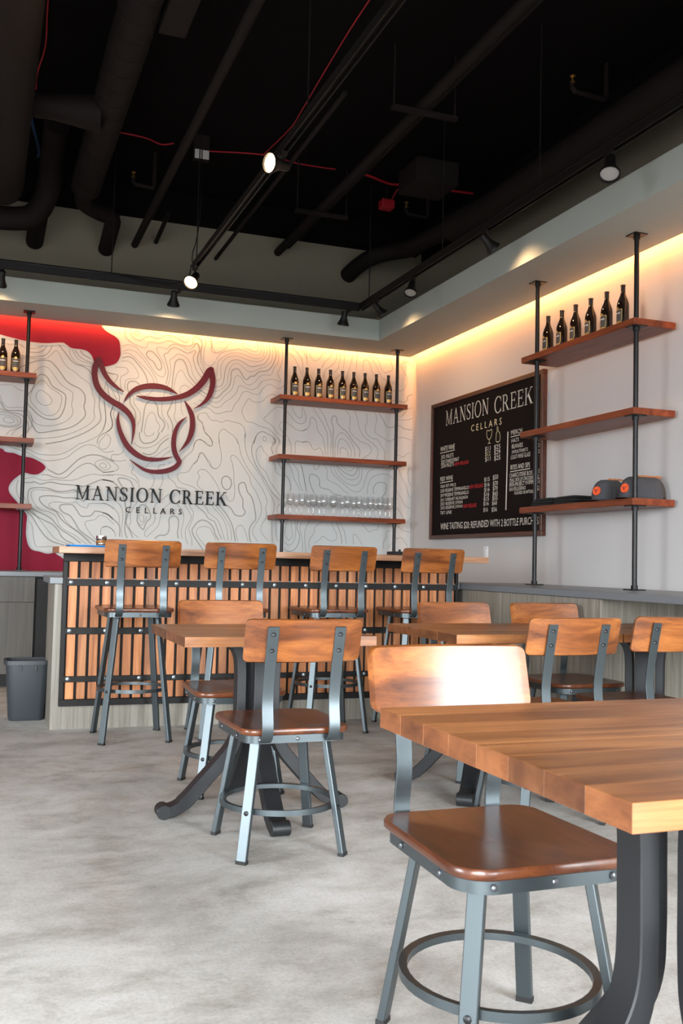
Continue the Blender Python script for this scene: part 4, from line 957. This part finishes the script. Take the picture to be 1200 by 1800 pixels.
bd = empty('menu_chalkboard', (XR, 7.38, 1.278)); tag(bd, 'black chalkboard wine menu in a dark wood frame on the white wall', 'chalkboard')
BW, BH, FX = 1.96, 1.274, -.034     # local: y runs toward the camera as negative; face at x = FX
obj('board_surface', MB().box(-.026, -.004, -BW / 2 + .02, BW / 2 - .02, .02, BH - .02), M['board'], bd)
for y0, y1, z0, z1 in ((-BW / 2, BW / 2, 0, .036), (-BW / 2, BW / 2, BH - .036, BH), (-BW / 2, -BW / 2 + .036, .0362, BH - .0362), (BW / 2 - .036, BW / 2, .0362, BH - .0362)):
    obj('frame_rail', box_mesh('frame_rail', -.042, -.001, y0, y1, z0, z1, .003), M['frame_wood'], bd)
fx = -.0268
def P_b(u, v, w=0): return (fx - w, u - 7.38, v - 1.278)      # u = room Y, v = room Z
for ln in BOARD_TEXT.split('\n'):
    k, txt, yl, yr, z, h = ln.split('|'); yl, yr, z, h = float(yl), float(yr), float(z), float(h)
    if k == 'm':
        mb = MB(); LT_, lw = serif_line(txt, .10, .055, .10, .4)
        for ch, polys, x in LT_:
            for p in polys: mb.add([P_b(yl + (yr - yl) * (u + x) / lw, z + v * h) for u, v in p], [tuple(range(len(p)))])
        obj('lettering', mb, M['chalk'], bd)['kind'] = 'stuff'; continue
    me = font_mesh(txt, space=1.6 if txt == 'CELLARS' else 1.0); xs = [v.co.x for v in me.vertices]; ys = [v.co.y for v in me.vertices]
    x0, x1, y1 = min(xs), max(xs), .70
    sh = .12 if k != 'm' else 0
    for v in me.vertices:
        u = (v.co.x - x0) / (x1 - x0); jit = .0012 * math.sin(u * 17 + len(txt))
        v.co = Vector(P_b(yl + (yr - yl) * (u + sh * v.co.y * .02), z + v.co.y / y1 * h + jit))
    lo_t = obj('lettering', me, M['chalk_red'] if k == 'r' else M['chalk_yellow'] if txt in ('CELLARS', '$12') else M['chalk'], bd)
    lo_t['kind'] = 'stuff'
    if k == 'h':
        mb = MB(); ribbon(mb, [(yl + .006, z - .016), (yr - .004, z - .013)], .006, P_b); obj('underline', mb, M['chalk'], bd)
mb = MB(); ribbon(mb, [(6.943, 2.133), (6.950, 1.80), (6.958, 1.497)], .016, P_b); obj('divider_line', mb, M['chalk'], bd)
mb = MB()
for pts in ([(7.293, 2.186), (7.296, 2.15), (7.283, 2.12), (7.252, 2.105), (7.222, 2.12), (7.208, 2.15), (7.210, 2.184), (7.25, 2.178), (7.293, 2.186)], [(7.252, 2.105), (7.250, 2.074)], [(7.272, 2.072), (7.228, 2.071)]):
    ribbon(mb, catmull(pts, 4) if len(pts) > 2 else pts, .006, P_b)
obj('glass_drawing', mb, M['chalk_yellow'], bd)
mb = MB(); ribbon(mb, catmull([(7.121, 2.192), (7.121, 2.155), (7.133, 2.135), (7.132, 2.074), (7.075, 2.073), (7.074, 2.135), (7.100, 2.155), (7.108, 2.192), (7.121, 2.192)], 3), .006, P_b)
obj('bottle_drawing', mb, M['chalk_yellow'], bd)
# ------------------------------------------------------------------ wine bottles
bprof = [(.0375, 0), (.0392, .006), (.0392, .150), (.0375, .170), (.031, .192), (.0225, .212), (.0165, .230), (.0148, .245), (.0146, .280), (.0162, .281), (.0162, .290), (.006, .2905)]
bot_me = MB().lathe(bprof, 20).mesh('glass_body', smooth=True, angle=50); bot_me.materials.append(M['bottle'])
cap_me = MB().lathe([(.0151, .228), (.0151, .2795), (.0168, .2805), (.0168, .2905), (.006, .2915)], 16, close=False).mesh('capsule', smooth=True, angle=50); cap_me.materials.append(M['capsule'])
# label wraps around local -Y
def wrap(z0, z1, half, r, m, name, edge=None):
    n = 12; mb = MB(); a0 = -math.pi / 2 - half
    if edge:       # shield: lower edge rises at the sides
        vs = [];
        for k in range(n + 1):
            a = a0 + 2 * half * k / n; u = abs(k / n * 2 - 1); zz = z0 + (z1 - z0) * edge * max(0, (u - .45) / .55) ** 2
            vs += [(r * math.cos(a), r * math.sin(a), zz), (r * math.cos(a), r * math.sin(a), z1)]
        mb.add(vs, [(2 * k, 2 * k + 2, 2 * k + 3, 2 * k + 1) for k in range(n)])
    else: mb.lathe([(r, z0), (r, z1)], n, (0, 0, 0), a0, a0 + 2 * half, False)
    me = mb.mesh(name, smooth=True); me.materials.append(M[m]); return me
lab_edge = wrap(.022, .128, .86, .0396, 'label_gold', 'label_border', .42)
lab_face = wrap(.027, .125, .76, .0399, 'label_dark', 'label', .42)
lab_gold = wrap(.026, .050, .55, .0402, 'label_gold', 'gold_band', .5)
lab_txt = wrap(.098, .106, .55, .0402, 'label_white', 'brand_line')
med_me = MB().lathe([(.011, 0), (.011, .0012), (.001, .0014)], 12).mesh('medallion'); med_me.materials.append(M['label_gold'])
def make_bottle(loc, rz, label, group):
    t = empty('wine_bottle', loc, rz); tag(t, label, 'bottle', group)
    obj('glass_body', bot_me, None, t); obj('capsule', cap_me, None, t)
    l = obj('label', lab_face, None, t); obj('label_border', lab_edge, None, l); obj('gold_band', lab_gold, None, l); obj('brand_line', lab_txt, None, l)
    obj('medallion', med_me, None, l, (0, -.0394, .131), (math.radians(90), 0, 0))
for i, x in enumerate((2.727, 2.847, 2.963, 3.082, 3.203, 3.319, 3.435, 3.553, 3.678)):
    make_bottle((x, 8.67, SHELF_Z[0]), random.uniform(-.06, .06), ORD[i] + ' wine bottle from the left on the top shelf of the mural corner', 'bottles on the mural corner shelf')
for i, y in enumerate((6.079, 5.901, 5.731, 5.553, 5.374, 5.201)):
    make_bottle((3.83, y, SHELF_Z[0]), math.radians(-90) + random.uniform(-.06, .06), ORD[i] + ' wine bottle from the chalkboard end on the top shelf of the white wall', 'bottles on the white wall shelf')
for x, l in ((.147, 'wine bottle cut by the left picture edge on the left shelf'), (.251, 'wine bottle beside the far left pipe on the left shelf')):
    make_bottle((x, 8.67, SHELF_Z[0]), 0, l, 'bottles on the far left shelf')

# ------------------------------------------------------------------ wine glasses
bowl = [(.004, .086), (.018, .092), (.034, .108), (.0405, .128), (.041, .146), (.036, .180), (.0325, .205)]
bowl_me = MB().lathe(bowl, 18, close=False).mesh('bowl', smooth=True); bowl_me.materials.append(M['glass'])
stem_me = MB().lathe([(.0345, 0), (.0345, .0015), (.012, .004), (.0045, .010), (.0036, .03), (.0036, .075), (.0045, .0865)], 14, close=True).mesh('stem_foot', smooth=True, angle=60); stem_me.materials.append(M['glass'])
gx = ((2.701, 2.815, 2.927, 3.03, 3.132, 3.264, 3.383, 3.499, 3.601, 3.700), (2.682, 2.799, 2.917, 3.025, 3.157, 3.261, 3.377, 3.494, 3.604, 3.704))
for r in range(2):
    for i, x in enumerate(gx[r]):
        y = 8.628 + r * .11
        t = empty('wine_glass', (x, y, SHELF_Z[2])); tag(t, ORD[i] + ' stemmed wine glass from the left in the ' + ('front' if r == 0 else 'back') + ' row on the bottom corner shelf', 'wine glass', 'wine glasses on the bottom corner shelf')
        obj('bowl', bowl_me, None, t); obj('stem_foot', stem_me, None, t)

# ------------------------------------------------------------------ caps and folded clothes on the white wall shelf (local: bill points to -Y)
def dome(zs, rx, ry, a0, a1, n=14):
    mb = MB(); secs = []
    prof = [(math.cos(t), math.sin(t)) for t in [k * math.pi / 2 / 6 for k in range(7)]]
    vs = []; m = n + 1
    for c, s in prof:
        for k in range(m):
            a = a0 + (a1 - a0) * k / n; vs.append((rx * c ** .75 * math.cos(a), ry * c ** .75 * math.sin(a) + (.012 * s if False else 0), zs * s ** .9 + .012))
    fs = [(i * m + k, i * m + k + 1, (i + 1) * m + k + 1, (i + 1) * m + k) for i in range(6) for k in range(n)]
    return mb.add(vs, fs)
crown_f = dome(.132, .083, .096, math.pi, 2 * math.pi).mesh('crown', smooth=True); crown_f.materials.append(M['cap_cloth'])
crown_b = dome(.128, .083, .090, 0, math.pi).mesh('mesh_back', smooth=True); crown_b.materials.append(M['cap_mesh'])
mb = MB(); vs = []; n = 14
for k in range(n + 1):
    a = math.pi + math.pi * k / n
    for rr, zz in ((1.0, .013), (1.28, .010), (1.62, .003)):
        e = 1 if rr == 1.0 else 1
        vs.append((.083 * math.cos(a) * (1 + (rr - 1) * .08), .096 * math.sin(a) * (1 + (rr - 1) * abs(math.sin(a)) ** .6), zz - .006 * abs(math.cos(a)) ** 2 * (rr - 1)))
mb.add(vs, [(k * 3 + j, k * 3 + 3 + j, k * 3 + 4 + j, k * 3 + 1 + j) for k in range(n) for j in (0, 1)])
bm_ = mb.mesh('bill', smooth=True); bm_.materials.append(M['cap_cloth'])
patch_me = MB().lathe([(.030, -.006), (.029, .003), (.001, .0035)], 16).mesh('patch', smooth=False); patch_me.materials.append(M['patch'])
tagm = box_mesh('hang_tag', -.022, .022, -.001, .001, -.015, .015); tagm.materials.append(M['hang_tag'])
logo_me = MB(); ribbon(logo_me, catmull([(-.014, .012), (-.010, .002), (-.004, -.004), (0, -.014), (.004, -.004), (.010, .002), (.014, .012)], 3), .003, lambda u, v: (u, v, .0042)); ribbon(logo_me, [(-.006, .004), (.006, .004)], .003, lambda u, v: (u, v, .0042))
logo_me = logo_me.mesh('patch_emblem'); logo_me.materials.append(M['black_paint'])
def cap(x, y, rz, label):
    t = empty('baseball_cap', (x, y, SHELF_Z[2] + .001), rz); tag(t, label, 'cap', 'charcoal caps on the white wall shelf')
    c = obj('crown', crown_f, None, t); obj('mesh_back', crown_b, None, t); obj('bill', bm_, None, t)
    p = obj('patch', patch_me, None, c, (0, -.0935, .066), (math.radians(76), 0, 0)); p.scale = (.92, 1, 1)
    obj('patch_emblem', logo_me, None, p)
    obj('hang_tag', tagm, None, t, (.02, .035, .146), (math.radians(-70), math.radians(12), math.radians(8)))
for r, (yy, n, nm) in enumerate(((5.335, 3, 'nearer the folded clothes'), (5.045, 5, 'by the near pipe'))):
    for k in range(n):
        cap(3.803 + k * .033, yy - k * .002, math.radians(-71) - .015 * k, ('front charcoal cap with an orange round patch in the stack ' if k == 0 else ORD[k] + ' charcoal cap from the front in the stack ') + nm)
for s, (y0, y1) in enumerate(((5.84, 6.12), (5.56, 5.83))):
    for k in range(3):
        w = y1 - y0 - .02 * (k == 2); pts = rrect(.235 - .012 * k, w, .03, 4)
        z0 = .0005 + k * .0185; secs = [[(x * q, y * q, z0 + zz + .0025 * math.sin(9 * y + k)* (1 if zz > .01 else .2)) for x, y in pts] for q, zz in ((.955, 0.0008), (1, .005), (1, .012), (.95, .0165), (.5, .0178))]
        o = obj('folded_shirt', MB().loft(secs).mesh('folded_shirt', smooth=True), M['shirt'], None, (3.835, (y0 + y1) / 2, SHELF_Z[2]))
        tag(o, ('bottom', 'middle', 'top')[k] + ' folded black garment in the pile ' + ('at the chalkboard end of the shelf' if s == 0 else 'next to the caps'), 'folded garment', 'folded black garments')

# ------------------------------------------------------------------ things on the bar
BTZ = 1.0585 + .039
tr = empty('serving_tray', (.66, 6.10, BTZ)); tag(tr, 'flat blue tray on the left end of the bar', 'tray')
pts = rrect(.30, .20, .02, 4); secs = [[(x * q, y * q, z) for x, y in pts] for q, z in ((.94, 0), (1, .008), (1, .012), (.97, .012), (.93, .004))]
obj('base', MB().loft(secs).mesh('base', smooth=True), M['tray_blue'], tr)
cp = empty('metal_cup', (.712, 6.08, BTZ + .0045)); tag(cp, 'small gold and chrome cup standing on the blue tray', 'cup')
obj('body', MB().lathe([(.030, 0), (.031, .002), (.031, .045), (.027, .045), (.027, .006)], 18, close=False).mesh('body', smooth=True), M['amber'], cp)
obj('rim_band', MB().lathe([(.0315, .040), (.0325, .042), (.0325, .066), (.029, .066), (.029, .041)], 18, close=False).mesh('rim_band', smooth=True), M['chrome'], cp)
obj('stripe', MB().lathe([(.0313, .014), (.0318, .015), (.0318, .022), (.0313, .023)], 18, close=False).mesh('stripe', smooth=True), M['chrome'], cp)
pl = empty('dark_plate', (.90, 6.10, BTZ)); tag(pl, 'dark round plate beside the blue tray, behind the leftmost stool', 'plate')
obj('dish', MB().lathe([(.05, 0), (.085, .004), (.10, .011), (.098, .012), (.06, .005)], 24).mesh('dish', smooth=True), M['dark_plate'], pl)
bx = empty('black_caddy', (2.735, 6.12, BTZ)); tag(bx, 'low black caddy on the bar between the two right stools', 'caddy')
obj('tray', box_mesh('tray', -.10, .12, -.06, .06, 0, .026, .004), M['black_paint'], bx)
for x in (-.03, .045): obj('knob', MB().lathe([(.009, 0), (.009, .012), (.004, .015)], 10, (x, 0, .026)), M['black_paint'], bx)
bx = empty('black_stand', (2.93, 6.15, BTZ)); tag(bx, 'small black stand peeking above the rightmost stool back', 'stand')
obj('base', box_mesh('base', -.045, .045, -.03, .03, 0, .022, .003), M['black_paint'], bx)
for x in (-.018, .018): obj('loop', MB().tube([(x + .015 * math.cos(t), 0, .036 + .015 * math.sin(t)) for t in [k * math.pi / 6 for k in range(13)]], .004, 6, False).mesh('loop', smooth=True), M['black_paint'], bx)

# ------------------------------------------------------------------ track lights
TZ = 3.30
def track(name, a, b, label, rods):
    t = empty(name, a); tag(t, label, 'light track', 'black light tracks'); d = Vector(b) - Vector(a); L_ = d.length; t.rotation_euler = (0, 0, math.atan2(d.y, d.x))
    w = .021
    obj('rail', MB().box(0, L_, -w, w, -.004, .022).box(0, L_, -w, -w + .007, -.026, -.004).box(0, L_, w - .007, w, -.026, -.004), M['track'], t)
    obj('conduit', MB().tube([(0, .004, .036), (L_, .004, .036)], .013, 8), M['track'], t)
    for x in rods: obj('hanger_rod', MB().tube([(x, 0, .012), (x, 0, ZC - TZ - .001)], .0045, 6), M['track'], t)
    return t
TX, TY = 3.11, 8.0
track('light_track', (XL + .1, TY, TZ), (TX - .005, TY, TZ), 'black light track running along the mural wall soffit', (4.09, 6.84))
track('light_track', (TX, TY, TZ), (TX, YR + .3, TZ), 'black light track running along the white wall soffit', (.2, 1.63, 2.95, 4.6))
track('light_track', (1.493, 7.38, TZ), (1.493, YR + .3, TZ), 'black light track down the middle of the ceiling', (.06, 2.74, 5.2))
head_prof = [(.0, -.005), (.022, -.004), (.024, .0), (.026, .045), (.034, .072), (.047, .098), (.050, .104), (.050, .114), (.045, .114), (.043, .100)]
def lamp(x, y, aim, label, lit, power, size=1.05, stem=.055, side=(0, 0)):
    """aim: direction the head points"""
    t = empty('track_spotlight', (x, y, TZ - .024)); tag(t, label, 'spotlight', 'track spotlights')
    obj('adapter', box_mesh('adapter', -.016, .016, -.032, .032, -.020, .002, .002), M['track'], t)
    ox, oy = side
    obj('stem', MB().tube([(0, 0, -.02), (ox * .5, oy * .5, -.035), (ox, oy, -stem)], .008, 8), M['track'], t)
    d = Vector(aim).normalized(); q = Vector((0, 0, 1)).rotation_difference(d)
    p0 = Vector((ox, oy, -stem)) - d * .03
    mb = MB().lathe([(r * size, z * size) for r, z in head_prof], 18, close=False); mb.v = [tuple(q @ Vector(v) + p0) for v in mb.v]
    h = obj('head', mb.mesh('head', smooth=True, angle=50), M['track'], t)
    mb = MB().lathe([(.0435 * size, .100 * size), (.0425 * size, .1035 * size), (.025 * size, .106 * size), (.001, .107 * size)], 18, close=False); mb.v = [tuple(q @ Vector(v) + p0) for v in mb.v]
    obj('lens', mb.mesh('lens', smooth=True), M['lamp_on'] if lit == 2 else M['lamp_mid'] if lit == 1 else M['lamp_low'], h)
    if power:
        l = bpy.data.lights.new('spot_lamp', 'SPOT'); l.energy = power; l.color = (1.0, .60, .30); l.spot_size = math.radians(125); l.spot_blend = 1.0; l.shadow_soft_size = .03
        lo_ = bpy.data.objects.new('spot_lamp', l); COL.objects.link(lo_); lo_.parent = t
        lo_.location = p0 + d * (.118 * size); lo_.rotation_euler = Vector((0, 0, -1)).rotation_difference(d).to_euler()
M['lamp_mid'] = emit('dim_lamp_lens', (1.0, .72, .45), 3.0)
lamp(.105, TY, (-.12, .55, -.8), 'spotlight at the far left edge above the crimson print', 1, 32)
lamp(1.503, TY, (.05, .5, -.87), 'spotlight above the bull logo pointing at the mural', 1, 52, side=(-.05, 0))
lamp(3.000, TY, (.0, .35, -.94), 'spotlight just left of the track corner', 1, 26, side=(-.04, 0))
lamp(TX, 7.62, (.62, -.12, -.77), 'lit spotlight just right of the track corner', 1, 18)
lamp(TX, 6.90, (-.30, -.36, -.88), 'spotlight over the chalkboard with its round lens facing the room', 0, 10)
lamp(TX, 5.72, (.72, -.05, -.7), 'spotlight left of the white wall shelves with a glowing rim', 1, 15)
lamp(TX, 4.345, (-.30, -.38, -.87), 'rightmost spotlight with its round lens facing the room', 0, 10, 1.15)
lamp(1.493, 5.06, (-.9, -.4, -.15), 'brightly lit spotlight midway along the ceiling track', 2, 40, 1.15, .07)
lamp(1.493, 7.36, (-.45, -.60, -.66), 'brightly lit spotlight at the end of the ceiling track', 2, 30, 1.15, .07)
# feed cable from the middle track to the soffit track
o = obj('feed_cable', MB().tube(catmull([(1.47, 7.40, 3.31), (1.46, 7.5, 3.22), (1.35, 7.7, 3.215), (1.15, 7.9, 3.30), (1.0, 7.985, 3.325), (.6, 7.99, 3.32), (.1, 7.99, 3.325)], 5), .006, 6), M['track']); tag(o, 'black feed cable looping from the middle track end to the soffit track', 'cable')

# ------------------------------------------------------------------ ceiling services
def duct(name, pts, r, label, cat='duct', ribs=0, m='duct', k=1, n=16):
    t = empty(name, pts[0]); tag(t, label, cat, 'black ceiling ducts and pipes')
    P = [tuple(a - b for a, b in zip(p, pts[0])) for p in pts]
    if k > 1: P = catmull(P, k)
    obj('tube', MB().tube(P, r, n).mesh('tube', smooth=True, angle=60), M[m], t)
    if ribs:
        a, b = Vector(P[0]), Vector(P[-1] if k == 1 and len(P) == 2 else P[1]); d = (b - a); u = d.normalized()
        rm = None
        for i in range(ribs):
            c = a + d * ((i + .5) / ribs)
            if rm is None: rm = MB().tube([-u * .006, u * .006], (r if not isinstance(r, list) else r[0]) * 1.035, n, True).mesh('seam', smooth=True, angle=60); rm.materials.append(M[m])
            obj('seam', rm, None, t, c)
    return t
duct('spiral_duct', [(.71, -1.5, 4.02), (.715, 8.02, 4.02)], .115, 'black spiral duct running down the left of the ceiling', ribs=46)
duct('duct_elbow', [(.715, 8.03, 4.00), (.72, 8.2, 3.96), (.86, 8.36, 3.95), (.985, 8.46, 3.95), (.99, 8.62, 3.88), (.985, YB - .002, 3.80)], .068, 'black bent duct end turning into the upper wall left of centre', k=4)
duct('spiral_duct', [(.03, -1.5, 3.86), (.075, 7.8, 3.86)], .16, 'thick black duct along the left edge of the ceiling')
duct('duct_elbow', [(.45, 7.6, 4.33), (.45, 8.0, 4.22), (.44, 8.25, 4.05), (.36, 8.3, 3.86), (.20, 8.3, 3.78), (-.3, 8.3, 3.76)], .095, 'black curved duct turning left above the far left track', k=4)
duct('duct_elbow', [(.38, 8.45, 3.86), (.375, YB - .002, 3.79)], .075, 'short black duct stub entering the wall at the far left')
duct('cross_duct', [(.10, 6.55, 3.97), (.36, 6.53, 3.97), (.66, 6.50, 3.97)], [.085, .085, .13], 'black cross duct joining the two left ducts')
o = obj('duct_box', box_mesh('duct_box', .832, .98, 4.7, 5.30, 3.93, 4.05, .004), M['duct']); tag(o, 'square black duct box at the top edge beside the spiral duct', 'duct box')
duct('sprinkler_pipe', [(1.22, -1.5, 3.88), (1.24, YB - .002, 3.88)], .032, 'black sprinkler pipe left of the middle light track', 'pipe', n=12)
duct('sprinkler_pipe', [(2.57, -1.5, 3.99), (2.59, YB - .002, 3.99)], .038, 'black sprinkler pipe right of the middle light track', 'pipe', n=12)
duct('sprinkler_pipe', [(2.66, -1.5, 4.02), (2.66, YB - .12, 4.02)], .022, 'thin black conduit beside the right sprinkler pipe', 'pipe', n=10)
duct('conduit', [(1.97, 5.4, 3.86), (1.99, YB - .002, 3.85)], .017, 'thin black conduit stub behind the middle track', 'pipe', n=8)
duct('conduit', [(1.42, 8.2, 3.97), (1.43, YB - .002, 3.93)], .02, 'short black conduit by the left sprinkler pipe end', 'pipe', n=8)
duct('supply_duct', [(3.66, -1.5, 3.80), (3.64, 6.6, 3.80), (3.60, 7.15, 3.82)], .125, 'large black duct above the white wall soffit')
duct('supply_duct', [(3.60, 7.10, 3.82), (3.57, 7.5, 3.86), (3.60, 8.05, 3.92), (3.52, 8.3, 3.95), (3.40, 8.45, 3.93), (3.34, 8.65, 3.90), (3.31, YB - .002, 3.86)], [.12, .115, .10, .08, .08, .08, .08, .08, .08, .08, .08, .08, .08, .08, .08, .08, .08, .08, .08][:1] * 7 if False else .078, 'black flexible duct bending into the upper wall at the corner', k=4)
for a, b, y in ((2.5, 2.75, 5.6), (2.5, 2.75, 7.6)):
    o = obj('pipe_hanger', MB().box(2.36, 2.82, y - .02, y + .02, 3.925, 3.95).box(2.37, 2.38, y - .006, y + .006, 3.95, ZC).box(2.80, 2.81, y - .006, y + .006, 3.95, ZC), M['duct']); tag(o, 'black strut hanger under the right pipes ' + ('nearer the camera' if y < 6 else 'near the upper wall'), 'hanger')
def wire(pts, m, label, r=.006, k=4): 
    o = obj('cable', MB().tube(catmull([(x * 1.0158, y * 1.0158, z) for x, y, z in pts], k), r, 6), M[m]); tag(o, label, 'cable', 'ceiling cables')
zc = 4.352
wire([(.85, 7.51, zc), (1.10, 7.53, zc), (1.24, 7.58, zc - .01), (1.33, 7.54, zc)], 'red_wire', 'red cable crossing between the spiral duct and the left pipe')
wire([(1.5, 7.58, zc), (1.57, 7.59, zc), (2.03, 7.47, zc), (2.35, 7.5, zc - .01), (2.67, 7.51, zc)], 'red_wire', 'red cable crossing behind the middle track')
wire([(2.04, 7.44, zc), (2.08, 6.9, zc - .02), (2.07, 6.58, zc - .02), (2.04, 5.89, zc), (2.01, 5.13, zc), (2.0, 3.5, zc)], 'red_wire', 'red cable sweeping up beside the middle track', .005)
wire([(2.86, 7.50, zc), (2.99, 7.53, zc), (3.2, 7.58, zc - .015), (3.37, 7.57, zc), (4.0, 7.52, zc)], 'red_wire', 'red cable bundle crossing toward the right duct', .011)
wire([(3.37, 7.57, zc), (3.30, 7.66, zc - .02), (3.28, 7.78, 4.24)], 'red_wire', 'short red cable dropping to the fire alarm', .007)
wire([(.21, 5.0, zc), (.21, 5.89, zc), (.22, 6.43, zc), (.23, 7.27, zc), (.34, 8.0, zc - .02), (.35, 8.25, zc)], 'blue_wire', 'dark blue cable bundle along the left ducts', .012)
wire([(.27, 5.0, zc), (.27, 5.86, zc), (.29, 6.4, zc), (.26, 6.81, zc - .01), (.28, 7.2, zc)], 'red_wire', 'thin red cable beside the blue bundle', .005)
al = empty('fire_alarm', (3.27, 7.83, 4.19)); tag(al, 'red fire alarm strobe box on the ceiling', 'fire alarm')
obj('body', box_mesh('body', -.06, .06, -.05, .05, -.03, .05, .008), M['red_wire'], al); obj('stem', MB().tube([(0, 0, .05), (0, 0, ZC - 4.19)], .012, 8), M['duct'], al)
for x in (-.025, .03): obj('strobe', MB().lathe([(.012, 0), (.010, .006)], 8, (x, -.02, .05)), M['label_white'], al)
for i, (x, y, z, lb, px) in enumerate(((3.5, 5.3, 4.2, 'brass sprinkler head at the upper right of the ceiling', .25), (3.43, 7.76, 4.2, 'brass sprinkler head beside the fire alarm', .2), (1.08, 7.93, 4.15, 'brass sprinkler head left of the middle track', .16))):
    t = empty('fire_sprinkler', (x, y, z)); tag(t, lb, 'sprinkler', 'brass sprinkler heads')
    obj('nozzle', MB().lathe([(.014, -.03), (.014, -.01), (.006, .0), (.006, .018), (.018, .02), (.018, .024), (.003, .026)], 12).mesh('nozzle', smooth=True), M['brass'], t)
    obj('branch_pipe', MB().tube([(0, 0, -.03), (0, 0, -.055), (.02, -.0, -.075), (px, 0, -.085), (px + .01, 0, -.07), (px + .01, 0, ZC - z)], .017, 8), M['duct'], t)
jb = empty('junction_box', (1.53, 7.43, 4.2)); tag(jb, 'pale square junction box above the middle track end', 'junction box')
for x in (-.055, .005): obj('cover', box_mesh('cover', x, x + .052, -.012, .0, -.035, .035, .002), M['label_white'], jb)
obj('box_body', box_mesh('box_body', -.06, .062, .0005, .05, -.04, ZC - 4.2, .002), M['duct'], jb)
o = obj('hanging_cord', MB().tube(catmull([(1.53, 7.42, 4.155), (1.532, 7.41, 4.0), (1.525, 7.40, 3.7), (1.50, 7.39, 3.5), (1.475, 7.385, 3.40), (1.472, 7.38, 3.325)], 4), .004, 6), M['track']); tag(o, 'black cord hanging from the junction box to the middle track', 'cable')
o = obj('ceiling_diffuser', box_mesh('ceiling_diffuser', 3.0, 3.35, 6.6, 6.95, 3.94, 4.12, .004), M['duct']); tag(o, 'dark louvred vent box beside the right duct', 'vent')
